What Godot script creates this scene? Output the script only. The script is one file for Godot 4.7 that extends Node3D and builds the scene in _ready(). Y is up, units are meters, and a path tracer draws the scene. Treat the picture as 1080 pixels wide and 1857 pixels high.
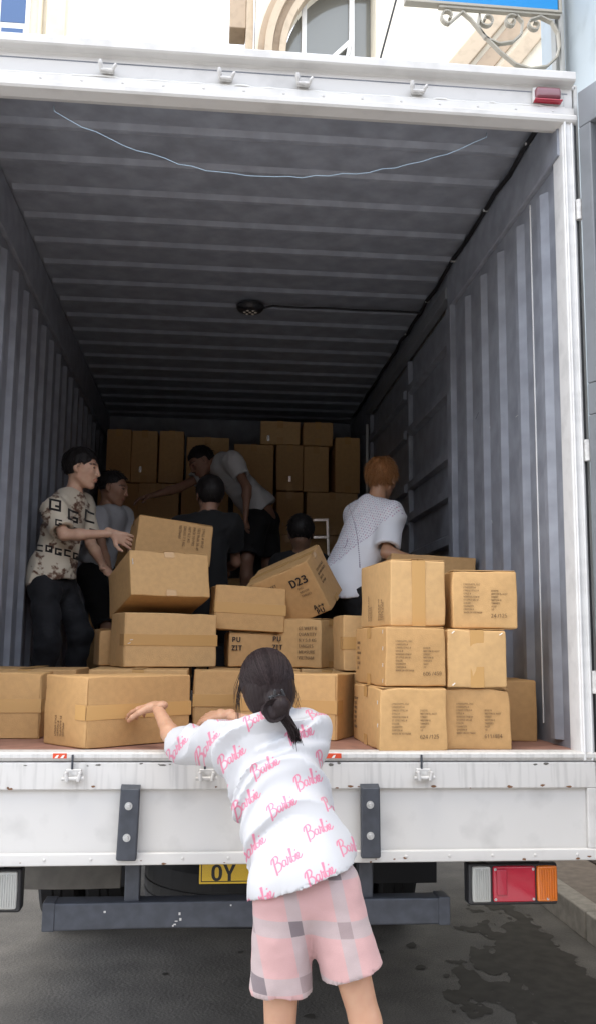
extends Node3D
# A box truck being loaded with cartons in a narrow street, overcast daylight.

const CELL_BODY := 0.014
var rng := RandomNumberGenerator.new()
var cache := {}
var M := {}
var N1 := FastNoiseLite.new()
var N2 := FastNoiseLite.new()
var names := {}
var font: SystemFont
var font_bold: SystemFont

func _ready():
	# ---- camera -------------------------------------------------------------
	var cam := Camera3D.new()
	cam.name = "camera"
	cam.fov = 57.86
	cam.near = 0.05
	cam.far = 500.0
	cam.basis = Basis(Vector3.UP, deg_to_rad(-5.37)) * Basis(Vector3.RIGHT, deg_to_rad(8.15)) * Basis(Vector3.BACK, deg_to_rad(0.62))
	cam.position = Vector3(-0.16, 1.62, 3.3)
	add_child(cam)
	cam.current = true
	# ---- overcast sky -------------------------------------------------------
	var we := WorldEnvironment.new()
	we.name = "environment"
	var env := Environment.new()
	env.background_mode = Environment.BG_SKY
	var sky := Sky.new()
	var sm := ProceduralSkyMaterial.new()
	sm.sky_top_color = Color(0.80, 0.84, 0.91)
	sm.sky_horizon_color = Color(1.0, 0.99, 0.98)
	sm.sky_curve = 0.2
	sm.ground_bottom_color = Color(0.5, 0.5, 0.5)
	sm.ground_horizon_color = Color(0.8, 0.8, 0.8)
	sky.sky_material = sm
	env.sky = sky
	env.background_energy_multiplier = 1.0
	env.tonemap_mode = Environment.TONE_MAPPER_LINEAR
	env.tonemap_exposure = 4.25
	env.sdfgi_enabled = true
	env.ssao_enabled = true
	env.ssil_enabled = true
	we.environment = env
	add_child(we)
	var sun := DirectionalLight3D.new()
	sun.name = "sun"
	sun.light_energy = 0.18
	sun.light_angular_distance = 25.0
	sun.light_color = Color(1.0, 0.97, 0.92)
	sun.shadow_enabled = true
	sun.basis = Basis.looking_at(Vector3(0.22, -1.0, -0.22), Vector3.UP)
	add_child(sun)
	# ---- shared things ------------------------------------------------------
	rng.seed = 11
	N1.seed = 3
	N1.frequency = 1.0
	N1.noise_type = FastNoiseLite.TYPE_SIMPLEX_SMOOTH
	N1.fractal_type = FastNoiseLite.FRACTAL_FBM
	N1.fractal_octaves = 3
	N2.seed = 9
	N2.frequency = 1.0
	N2.noise_type = FastNoiseLite.TYPE_SIMPLEX_SMOOTH
	N2.fractal_type = FastNoiseLite.FRACTAL_NONE
	font = SystemFont.new()
	font.font_names = PackedStringArray(["Droid Sans"])
	font_bold = SystemFont.new()
	font_bold.font_names = PackedStringArray(["Droid Sans"])
	font_bold.font_weight = 700
	make_materials()
	build_setting()
	build_truck()
	build_boxes()
	build_people()
	build_small_things()

# ============================ materials ======================================
func srgb(r, g, b) -> Color:
	return Color(r, g, b).linear_to_srgb()

func noise_tex(size: int, freq: float, octaves: int, lo: float, hi: float, sharp := 1.0, seed_ := 1, stretch := 1, bias := 0.0) -> ImageTexture:
	var n := FastNoiseLite.new()
	n.seed = seed_
	n.frequency = freq
	n.fractal_octaves = octaves
	n.noise_type = FastNoiseLite.TYPE_SIMPLEX_SMOOTH
	var im := n.get_seamless_image(size, size / stretch)
	im.convert(Image.FORMAT_L8)
	var d := im.get_data()
	var lut := PackedByteArray()
	lut.resize(256)
	for i in 256:
		var t := i / 255.0
		t = clampf((t - 0.5) * sharp + 0.5 + bias, 0.0, 1.0)
		lut[i] = int(clampf(lerpf(lo, hi, t) * 255.0, 0, 255))
	for i in d.size():
		d[i] = lut[d[i]]
	var o := Image.create_from_data(size, size / stretch, false, Image.FORMAT_L8, d)
	o.convert(Image.FORMAT_RGB8)
	o.generate_mipmaps()
	return ImageTexture.create_from_image(o)

# road surface: broad stains, fine grit and pale chips in one picture
func grit_tex() -> ImageTexture:
	var n := FastNoiseLite.new()
	n.noise_type = FastNoiseLite.TYPE_SIMPLEX_SMOOTH
	n.seed = 71
	n.frequency = 0.006
	n.fractal_octaves = 5
	var a := n.get_seamless_image(1024, 1024).get_data()
	n.seed = 72
	n.frequency = 0.25
	n.fractal_octaves = 2
	var b := n.get_seamless_image(1024, 1024).get_data()
	var o := PackedByteArray()
	o.resize(a.size())
	for i in a.size():
		var v := 0.80 + 0.22 * (a[i] / 255.0 - 0.5) + 0.46 * (b[i] / 255.0 - 0.5)
		if b[i] > 236:
			v += 0.16
		o[i] = int(clampf(v, 0.0, 1.0) * 255.0)
	var im := Image.create_from_data(1024, 1024, false, Image.FORMAT_L8, o)
	im.convert(Image.FORMAT_RGB8)
	im.generate_mipmaps()
	return ImageTexture.create_from_image(im)

func mat(called: String, c: Color, rough := 0.6, metal := 0.0, tex: Texture2D = null, scale := 1.0, bump: Texture2D = null, bump_cm := 0.0) -> StandardMaterial3D:
	var m := StandardMaterial3D.new()
	m.resource_name = called
	m.albedo_color = c
	m.roughness = rough
	m.metallic = metal
	if tex:
		m.albedo_texture = tex
		m.uv1_triplanar = true
		m.uv1_scale = Vector3.ONE * scale
	if bump:
		m.heightmap_enabled = true
		m.heightmap_texture = bump
		m.heightmap_scale = bump_cm
		m.uv1_triplanar = true
		m.uv1_scale = Vector3.ONE * scale
	M[called] = m
	return m

func make_materials():
	var blotch := noise_tex(512, 0.012, 6, 0.92, 1.0, 2.2, 4, 1, 0.6)
	var grime := noise_tex(512, 0.02, 6, 0.86, 1.0, 1.5, 8)
	var fine := noise_tex(512, 0.12, 4, 0.92, 1.0, 1.2, 5)
	var dents := noise_tex(512, 0.006, 2, 0.0, 1.0, 1.0, 17)
	var grain := noise_tex(512, 0.2, 3, 0.0, 1.0, 1.0, 21)
	var streak := noise_tex(512, 0.02, 5, 0.89, 1.0, 2.4, 33, 1, 0.5)
	var weave := noise_tex(256, 0.35, 2, 0.90, 1.0, 1.0, 6)
	cache["grain"] = grain
	cache["weave"] = weave
	# truck paint
	mat("white_paint", srgb(0.58, 0.565, 0.54), 0.42, 0.0, blotch, 0.8, dents, 0.12)
	var sp := mat("streaked_white", srgb(0.58, 0.565, 0.54), 0.45, 0.0, streak, 1.0)
	sp.uv1_scale = Vector3(3.0, 0.25, 3.0)
	mat("header_paint", srgb(0.58, 0.565, 0.54), 0.42, 0.0, blotch, 0.8)
	mat("post_paint", srgb(0.72, 0.715, 0.70), 0.38, 0.0, blotch, 1.2)
	mat("inner_grey", srgb(0.295, 0.312, 0.355), 0.50, 0.0, grime, 0.55, dents, 0.35)
	mat("rib_grey", srgb(0.305, 0.322, 0.365), 0.46, 0.0, grime, 0.7)
	mat("door_grey", srgb(0.18, 0.19, 0.203), 0.45, 0.0, blotch, 0.8, dents, 0.1)
	mat("inner_door_grey", srgb(0.295, 0.312, 0.355), 0.5, 0.0, grime, 0.6, dents, 0.3)
	mat("floor_paint", srgb(0.30, 0.155, 0.115), 0.6, 0.0, grime, 1.0)
	mat("steel_dark", srgb(0.060, 0.066, 0.080), 0.5, 0.2, grime, 1.5)
	mat("rust", srgb(0.16, 0.075, 0.035), 0.8)
	mat("under_black", srgb(0.018, 0.018, 0.02), 0.75, 0.0, grime, 1.0)
	mat("rubber", srgb(0.02, 0.02, 0.021), 0.85, 0.0, fine, 2.0)
	mat("galvanised", srgb(0.55, 0.55, 0.54), 0.4, 0.55, fine, 3.0)
	mat("hook_paint", srgb(0.66, 0.645, 0.62), 0.42, 0.1, grime, 3.0)
	mat("plate_grey", srgb(0.14, 0.13, 0.115), 0.6, 0.0, grime, 1.0)
	mat("black_cable", srgb(0.008, 0.008, 0.01), 0.6)
	mat("blue_string", srgb(0.30, 0.40, 0.48), 0.6)
	mat("lens_clear", srgb(0.42, 0.42, 0.39), 0.12, 0.0)
	mat("lens_red", srgb(0.40, 0.010, 0.030), 0.12)
	mat("lens_red_deep", srgb(0.36, 0.008, 0.03), 0.15)
	mat("lens_amber", srgb(0.62, 0.155, 0.01), 0.12)
	mat("marker_red", srgb(0.17, 0.045, 0.058), 0.35)
	mat("lamp_black", srgb(0.02, 0.02, 0.022), 0.4)
	mat("plate_yellow", srgb(0.66, 0.43, 0.02), 0.4, 0.0, fine, 3.0)
	mat("ink_black", srgb(0.012, 0.012, 0.012), 0.6)
	mat("reflector_red", srgb(0.60, 0.065, 0.02), 0.35)
	mat("reflector_white", srgb(0.75, 0.74, 0.70), 0.3)
	for k in ["lens_clear", "lens_red", "lens_red_deep", "lens_amber", "marker_red"]:
		M[k].clearcoat_enabled = true
		M[k].clearcoat = 0.6
		M[k].clearcoat_roughness = 0.08
	# cartons
	for i in 4:
		var c: Color = [srgb(0.575, 0.345, 0.142), srgb(0.545, 0.318, 0.126), srgb(0.60, 0.372, 0.162), srgb(0.50, 0.290, 0.116)][i]
		mat("cardboard_%d" % i, c, 0.72, 0.0, noise_tex(512, 0.03, 7, 0.955, 1.0, 1.5, 40 + i, 1, 0.1), 1.7, grain, 0.05)
	mat("packing_tape", srgb(0.54, 0.315, 0.118), 0.27)
	mat("clear_tape", srgb(0.55, 0.43, 0.30), 0.08)
	M["clear_tape"].metallic = 0.15
	mat("print_ink", srgb(0.12, 0.072, 0.034), 0.7)
	mat("mark_ink", srgb(0.012, 0.010, 0.010), 0.7)
	mat("glint_diode_white", srgb(0.60, 0.55, 0.48), 0.3)
	mat("glint_foil", srgb(0.85, 0.84, 0.80), 0.25, 0.9)  # bright metal that stands in for glare on clear tape
	# street
	var conc := mat("concrete", srgb(0.150, 0.135, 0.116), 0.85, 0.0, grit_tex(), 0.45, grain, 0.25)
	conc.uv1_world_triplanar = true
	mat("wet_concrete", srgb(0.062, 0.056, 0.048), 0.7, 0.0, grime, 0.8)
	M["wet_concrete"].metallic_specular = 0.2
	var fc := mat("bounce_concrete", srgb(0.54, 0.52, 0.49), 0.85, 0.0, blotch, 0.5)  # paler than the road so the unseen sheet bounces more light
	fc.uv1_world_triplanar = true
	mat("kerb_stone", srgb(0.33, 0.30, 0.255), 0.8, 0.0, grime, 1.1)
	mat("pavement_tile", srgb(0.20, 0.165, 0.135), 0.75, 0.0, grime, 1.0)
	mat("cream_render", srgb(0.74, 0.65, 0.49), 0.85, 0.0, blotch, 0.25)
	mat("cream_light", srgb(0.76, 0.70, 0.57), 0.85, 0.0, blotch, 0.25)
	mat("tan_moulding", srgb(0.42, 0.32, 0.225), 0.8, 0.0, blotch, 0.6)
	mat("sand_moulding", srgb(0.52, 0.42, 0.305), 0.8, 0.0, blotch, 0.6)
	mat("frame_white", srgb(0.80, 0.79, 0.76), 0.5)
	mat("brick_house", srgb(0.20, 0.11, 0.08), 0.85, 0.0, blotch, 0.3)
	mat("pale_blue_wall", srgb(0.40, 0.45, 0.475), 0.6, 0.0, blotch, 0.4)
	mat("brown_tile_wall", srgb(0.13, 0.105, 0.085), 0.6, 0.0, grime, 0.7)
	mat("window_blue", srgb(0.06, 0.11, 0.22), 0.08, 0.2)
	mat("window_grey", srgb(0.20, 0.20, 0.18), 0.10, 0.2)
	mat("sign_blue", srgb(0.01, 0.24, 0.58), 0.35)
	mat("iron_beige", srgb(0.40, 0.37, 0.31), 0.5, 0.1)
	mat("post_grey", srgb(0.34, 0.34, 0.32), 0.5, 0.1)
	# people
	for k in [["skin_a", 0.56, 0.315, 0.20], ["skin_b", 0.50, 0.27, 0.165], ["skin_c", 0.30, 0.155, 0.095]]:
		var m := mat(k[0], Color.WHITE, 0.5)
		m.vertex_color_use_as_albedo = true
		m.subsurf_scatter_enabled = true
		m.subsurf_scatter_strength = 0.08
	for k in [["hair_dark", 0.020, 0.013, 0.013], ["hair_black", 0.014, 0.012, 0.012], ["hair_orange", 0.20, 0.082, 0.028], ["hair_dark_sheen_strand", 0.036, 0.024, 0.024], ["hair_black_strand", 0.026, 0.022, 0.022], ["hair_orange_strand", 0.29, 0.135, 0.052]]:
		var m := mat(k[0], srgb(k[1], k[2], k[3]), 0.5)
		m.metallic_specular = 0.3
	mat("clip_black", srgb(0.02, 0.02, 0.022), 0.12)
	for k in [["cloth_white", 0.80, 0.80, 0.80], ["cloth_offwhite", 0.60, 0.60, 0.60], ["cloth_grey", 0.42, 0.42, 0.44], ["cloth_black", 0.006, 0.006, 0.007], ["denim_black", 0.012, 0.012, 0.015], ["cloth_dim", 0.45, 0.44, 0.43]]:
		var m := mat(k[0], srgb(k[1], k[2], k[3]), 0.85, 0.0, weave, 6.0)
		m.rim_enabled = true
		m.rim = 0.2
		m.rim_tint = 0.5
	mat("shoe_white", srgb(0.6, 0.6, 0.6), 0.6)
	mat("shoe_black", srgb(0.02, 0.02, 0.02), 0.6)

# ============================ node helpers ===================================
func numbered(called: String) -> String:
	var n: int = names.get(called, 0)
	names[called] = n + 1
	return called if n == 0 else "%s_%03d" % [called, n]

func thing(called: String, label: String, category: String, at := Vector3.ZERO, group := "") -> Node3D:
	var o := Node3D.new()
	o.name = numbered(called)
	add_child(o)
	o.position = at
	o.set_meta("label", label)
	o.set_meta("category", category)
	if group != "":
		o.set_meta("group", group)
	return o

func part(parent: Node3D, called: String, mesh: Mesh, material: Material, at := Vector3.ZERO, turn := Basis.IDENTITY) -> MeshInstance3D:
	var o := MeshInstance3D.new()
	o.name = called
	o.mesh = mesh
	o.material_override = material
	o.transform = Transform3D(turn, at)
	parent.add_child(o, true)
	return o

func structure(called: String, mesh: Mesh, material: Material, at := Vector3.ZERO, turn := Basis.IDENTITY) -> MeshInstance3D:
	var o := part(self, called, mesh, material, at, turn)
	o.set_meta("kind", "structure")
	return o

# ============================ mesh helpers ===================================
class Tris:
	var v := PackedVector3Array()
	var n := PackedVector3Array()
	var uv := PackedVector2Array()
	func tri(a: Vector3, b: Vector3, c: Vector3):
		var nn := (b - a).cross(c - a).normalized()
		v.append(a); v.append(c); v.append(b)
		n.append(nn); n.append(nn); n.append(nn)
	func quad(a: Vector3, b: Vector3, c: Vector3, d: Vector3):
		tri(a, b, c)
		tri(a, c, d)
	func quad_n(a: Vector3, b: Vector3, c: Vector3, d: Vector3, na: Vector3, nb: Vector3, nc: Vector3, nd: Vector3):
		for t in [[a, na], [c, nc], [b, nb], [a, na], [d, nd], [c, nc]]:
			v.append(t[0])
			n.append(t[1])
	func mesh() -> ArrayMesh:
		var arr := []
		arr.resize(Mesh.ARRAY_MAX)
		arr[Mesh.ARRAY_VERTEX] = v
		arr[Mesh.ARRAY_NORMAL] = n
		if uv.size() == v.size():
			arr[Mesh.ARRAY_TEX_UV] = uv
		var m := ArrayMesh.new()
		m.add_surface_from_arrays(Mesh.PRIMITIVE_TRIANGLES, arr)
		return m

func indexed(v: PackedVector3Array, n: PackedVector3Array, idx: PackedInt32Array, col = null, uv = null) -> ArrayMesh:
	var arr := []
	arr.resize(Mesh.ARRAY_MAX)
	arr[Mesh.ARRAY_VERTEX] = v
	arr[Mesh.ARRAY_NORMAL] = n
	arr[Mesh.ARRAY_INDEX] = idx
	if col != null:
		arr[Mesh.ARRAY_COLOR] = col
	if uv != null:
		arr[Mesh.ARRAY_TEX_UV] = uv
	var m := ArrayMesh.new()
	m.add_surface_from_arrays(Mesh.PRIMITIVE_TRIANGLES, arr)
	return m

# a box with rounded edges; cells > 1 subdivides the faces, bulge/dent move them
func rbox(size: Vector3, b := 0.004, cells := 1, bulge := 0.0, dent := 0.0, seed_ := 0, crush := 0.0) -> ArrayMesh:
	var key := "%s %s %d %s %s %d %s" % [size, b, cells, bulge, dent, seed_, crush]
	if cache.has(key):
		return cache[key]
	var h := size * 0.5
	b = minf(b, minf(h.x, minf(h.y, h.z)) * 0.9)
	var v := PackedVector3Array()
	var idx := PackedInt32Array()
	var map := {}
	var lines := []
	for ax in 3:
		var l := [-h[ax]]
		for i in cells + 1:
			l.append(lerpf(-h[ax] + b, h[ax] - b, float(i) / cells))
		l.append(h[ax])
		lines.append(l)
	var off := Vector3(seed_ * 7.3, seed_ * 3.1, seed_ * 5.7)
	for ax in 3:
		var ua := (ax + 1) % 3
		var va := (ax + 2) % 3
		for sgn in [-1.0, 1.0]:
			var ids := []
			for i in lines[ua].size():
				for j in lines[va].size():
					var p := Vector3.ZERO
					p[ax] = h[ax] * sgn
					p[ua] = lines[ua][i]
					p[va] = lines[va][j]
					var k := Vector3i((p * 20000.0).round())
					if not map.has(k):
						var inner := p.clamp(-h + Vector3.ONE * b, h - Vector3.ONE * b)
						var q := inner + (p - inner).normalized() * b
						if bulge > 0.0 or dent > 0.0:
							var s := Vector3(1.0 - pow(absf(p.x) / h.x, 2), 1.0 - pow(absf(p.y) / h.y, 2), 1.0 - pow(absf(p.z) / h.z, 2))
							var w: float = s[ua] * s[va]
							var nn := Vector3.ZERO
							nn[ax] = sgn
							q += nn * w * bulge * (0.4 + 0.9 * N2.get_noise_3dv(nn * 3.0 + off))
							q += Vector3(N2.get_noise_3dv(p * 7.0 + off), N2.get_noise_3dv(p * 7.0 + off + Vector3(31, 0, 0)), N2.get_noise_3dv(p * 7.0 + off + Vector3(0, 57, 0))) * dent
						if crush > 0.0:
							var cc: Vector3 = Vector3(1 if seed_ % 2 == 0 else -1, 1 if seed_ % 3 != 0 else -1, 1 if seed_ % 5 != 0 else -1) * h
							var cd := maxf(0.0, 1.0 - p.distance_to(cc) / 0.085)
							q -= cc.sign() * crush * cd * cd
						map[k] = v.size()
						v.append(q)
					ids.append(map[k])
			var nj: int = lines[va].size()
			for i in lines[ua].size() - 1:
				for j in nj - 1:
					var a: int = ids[i * nj + j]
					var bb: int = ids[(i + 1) * nj + j]
					var c: int = ids[(i + 1) * nj + j + 1]
					var d: int = ids[i * nj + j + 1]
					var q4 := [a, c, bb, a, d, c] if sgn > 0 else [a, bb, c, a, c, d]
					for t in q4:
						idx.append(t)
	var m := indexed(v, area_normals(v, idx), idx)
	cache[key] = m
	return m

func area_normals(v: PackedVector3Array, idx: PackedInt32Array) -> PackedVector3Array:
	var n := PackedVector3Array()
	n.resize(v.size())
	for i in range(0, idx.size(), 3):
		var f := (v[idx[i + 2]] - v[idx[i]]).cross(v[idx[i + 1]] - v[idx[i]])
		n[idx[i]] += f
		n[idx[i + 1]] += f
		n[idx[i + 2]] += f
	for i in n.size():
		n[i] = n[i].normalized()
	return n

# polygon in (z, y), counter-clockwise seen from +x, swept along x from x0 to x1
func sweep_x(poly: Array, x0: float, x1: float) -> ArrayMesh:
	var t := Tris.new()
	var k := poly.size()
	var area := 0.0
	for i in k:
		area += poly[i].cross(poly[(i + 1) % k])
	if area > 0.0:
		poly = poly.duplicate()
		poly.reverse()
	for i in k:
		var p: Vector2 = poly[i]
		var q: Vector2 = poly[(i + 1) % k]
		t.quad(Vector3(x1, p.y, p.x), Vector3(x0, p.y, p.x), Vector3(x0, q.y, q.x), Vector3(x1, q.y, q.x))
	var pv := PackedVector2Array(poly)
	var ti := Geometry2D.triangulate_polygon(pv)
	for i in range(0, ti.size(), 3):
		var a := pv[ti[i]]
		var b := pv[ti[i + 1]]
		var c := pv[ti[i + 2]]
		if (b - a).cross(c - a) > 0:
			var w := b; b = c; c = w
		t.tri(Vector3(x1, a.y, a.x), Vector3(x1, b.y, b.x), Vector3(x1, c.y, c.x))
		t.tri(Vector3(x0, a.y, a.x), Vector3(x0, c.y, c.x), Vector3(x0, b.y, b.x))
	return t.mesh()

func tube(pts: Array, radii, sides := 6, flat_ := 1.0) -> ArrayMesh:
	var t := Tris.new()
	add_tube(t, pts, radii, sides, flat_)
	return t.mesh()

func add_tube(t: Tris, pts: Array, radii, sides := 6, flat_ := 1.0):
	var rings := []
	var norms := []
	var up := Vector3.UP
	for i in pts.size():
		var d: Vector3 = (pts[mini(i + 1, pts.size() - 1)] - pts[maxi(i - 1, 0)]).normalized()
		if absf(d.dot(up)) > 0.95:
			up = Vector3.RIGHT if absf(d.x) < 0.9 else Vector3.BACK
		var s := d.cross(up).normalized()
		up = s.cross(d).normalized()
		var r: float = radii[i] if radii is Array else radii
		var ring := []
		var nr := []
		for j in sides:
			var a := TAU * j / sides
			nr.append(s * cos(a) + up * sin(a))
			ring.append(pts[i] + (s * cos(a) + up * sin(a) * flat_) * r)
		rings.append(ring)
		norms.append(nr)
	for i in pts.size() - 1:
		for j in sides:
			var k := (j + 1) % sides
			t.quad_n(rings[i][j], rings[i + 1][j], rings[i + 1][k], rings[i][k], norms[i][j], norms[i + 1][j], norms[i + 1][k], norms[i][k])
	for e in [0, pts.size() - 1]:
		for j in range(1, sides - 1):
			if e == 0:
				t.tri(rings[e][0], rings[e][j], rings[e][j + 1])
			else:
				t.tri(rings[e][0], rings[e][j + 1], rings[e][j])

# profile of (radius, height) turned round y
func lathe(profile: Array, sides := 24) -> ArrayMesh:
	var t := Tris.new()
	for i in profile.size() - 1:
		var p: Vector2 = profile[i]
		var q: Vector2 = profile[i + 1]
		for j in sides:
			var a := TAU * j / sides
			var b := TAU * (j + 1) / sides
			var A := Vector3(cos(a) * p.x, p.y, sin(a) * p.x)
			var B := Vector3(cos(b) * p.x, p.y, sin(b) * p.x)
			var C := Vector3(cos(b) * q.x, q.y, sin(b) * q.x)
			var D := Vector3(cos(a) * q.x, q.y, sin(a) * q.x)
			if p.x > 0.0001:
				t.tri(A, C, B)
			if q.x > 0.0001:
				t.tri(A, D, C)
	return t.mesh()

func cylinder(r: float, h: float, sides := 20, bev := 0.15) -> ArrayMesh:
	return lathe([Vector2(0, -h / 2), Vector2(r * (1 - bev), -h / 2), Vector2(r, -h / 2 + r * bev * 0.5), Vector2(r, h / 2 - r * bev * 0.5), Vector2(r * (1 - bev), h / 2), Vector2(0, h / 2)], sides)

# flat polygon with thickness: outline in local xy (counter-clockwise), from z = 0 to z = depth
func slab(outline: PackedVector2Array, depth: float) -> ArrayMesh:
	var t := Tris.new()
	var k := outline.size()
	var area := 0.0
	for i in k:
		area += outline[i].cross(outline[(i + 1) % k])
	if area < 0.0:
		outline = outline.duplicate()
		outline.reverse()
	for i in k:
		var p := outline[i]
		var q := outline[(i + 1) % k]
		t.quad(Vector3(p.x, p.y, 0), Vector3(q.x, q.y, 0), Vector3(q.x, q.y, depth), Vector3(p.x, p.y, depth))
	var ti := Geometry2D.triangulate_polygon(outline)
	for i in range(0, ti.size(), 3):
		var a := outline[ti[i]]
		var b := outline[ti[i + 1]]
		var c := outline[ti[i + 2]]
		if (b - a).cross(c - a) < 0:
			var w := b; b = c; c = w
		t.tri(Vector3(a.x, a.y, depth), Vector3(b.x, b.y, depth), Vector3(c.x, c.y, depth))
		t.tri(Vector3(a.x, a.y, 0), Vector3(c.x, c.y, 0), Vector3(b.x, b.y, 0))
	return t.mesh()

func words(text: String, size: float, bold := false, align := HORIZONTAL_ALIGNMENT_LEFT) -> TextMesh:
	var key := "text %s %s %s" % [text, size, bold]
	if cache.has(key):
		return cache[key]
	var t := TextMesh.new()
	t.font = font_bold if bold else font
	t.text = text
	t.font_size = 32
	t.pixel_size = size / 32.0
	t.depth = 0.0006
	t.curve_step = 6.0
	t.line_spacing = 7.0
	t.horizontal_alignment = align
	t.vertical_alignment = VERTICAL_ALIGNMENT_CENTER
	cache[key] = t
	return t

# ============================ setting ========================================
func plane_xz(x0: float, z0: float, x1: float, z1: float, y: float, nx := 1, nz := 1) -> ArrayMesh:
	var t := Tris.new()
	for i in nx:
		for j in nz:
			var a := lerpf(x0, x1, float(i) / nx)
			var b := lerpf(x0, x1, float(i + 1) / nx)
			var c := lerpf(z0, z1, float(j) / nz)
			var d := lerpf(z0, z1, float(j + 1) / nz)
			t.quad(Vector3(a, y, d), Vector3(b, y, d), Vector3(b, y, c), Vector3(a, y, c))
	return t.mesh()

# outline of damp ground: cells of a fine grid clipped where the field is positive
func wet_mesh(x0: float, z0: float, x1: float, z1: float, step: float, field: Callable) -> ArrayMesh:
	var t := Tris.new()
	var nx := int((x1 - x0) / step)
	var nz := int((z1 - z0) / step)
	var f := []
	for j in nz + 1:
		var row := PackedFloat32Array()
		for i in nx + 1:
			row.append(field.call(x0 + i * step, z0 + j * step))
		f.append(row)
	for j in nz:
		for i in nx:
			var c := [Vector2(i, j), Vector2(i, j + 1), Vector2(i + 1, j + 1), Vector2(i + 1, j)]
			var w := [f[j][i], f[j + 1][i], f[j + 1][i + 1], f[j][i + 1]]
			var poly := []
			for k in 4:
				var l := (k + 1) % 4
				if w[k] > 0.0:
					poly.append(c[k])
				if (w[k] > 0.0) != (w[l] > 0.0):
					poly.append(c[k].lerp(c[l], w[k] / (w[k] - w[l])))
			for k in range(1, poly.size() - 1):
				var q := []
				for p in [poly[0], poly[k], poly[k + 1]]:
					q.append(Vector3(x0 + p.x * step, 0.0, z0 + p.y * step))
				t.tri(q[0], q[1], q[2])
	return t.mesh()

func build_setting():
	structure("ground", plane_xz(-120, -160, 120, 120, 0.0), M.concrete)
	structure("bounce_forecourt", plane_xz(-14.0, 0.35, 1.9, 12.5, 0.004), M.bounce_concrete)  # unseen pale sheet added to bounce light up to the hold ceiling
	var wet := func(x: float, z: float) -> float:
		var left := 1.16 + maxf(0.0, -1.5 - z) * 0.42
		var a := (x - left) / 0.16 + 2.6 * N1.get_noise_2d(x * 4.0, z * 2.2 + 7.0) + 1.2 * N1.get_noise_2d(x * 13.0, z * 7.0)
		var b := (1.79 - x) / 0.07 + 1.1 * N1.get_noise_2d(x * 4.0, z * 3.0 + 40.0) + 0.6 * N1.get_noise_2d(x * 14.0, z * 9.0)
		return minf(minf(a, b), (z + 5.0) * 2.0)
	structure("wet_patch", wet_mesh(0.1, -5.2, 1.97, -0.2, 0.016, wet), M.wet_concrete, Vector3(0, 0.0025, 0))
	var spots := func(x: float, z: float) -> float:
		return N2.get_noise_2d(x * 6.5 + 3.0, z * 4.5) - 0.72 - 0.12 * absf(x - 0.9)
	structure("damp_spots", wet_mesh(-0.5, -4.0, 1.2, -0.6, 0.02, spots), M.wet_concrete, Vector3(0, 0.0035, 0))
	# kerb and pavement on the right
	var z := -24.0
	var kerb := Node3D.new()
	kerb.name = "kerb"
	kerb.set_meta("kind", "structure")
	add_child(kerb)
	while z < 6.0:
		part(kerb, "kerb_stone", rbox(Vector3(0.13, 0.16, 0.985), 0.012), M.kerb_stone, Vector3(2.045, 0.075, z + 0.5))
		z += 1.0
	structure("pavement", rbox(Vector3(0.46, 0.14, 34.0), 0.004), M.pavement_tile, Vector3(2.343, 0.068, -9.0))
	build_shop()
	build_opposite()
	build_left_building()
	build_arch_building()

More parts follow.
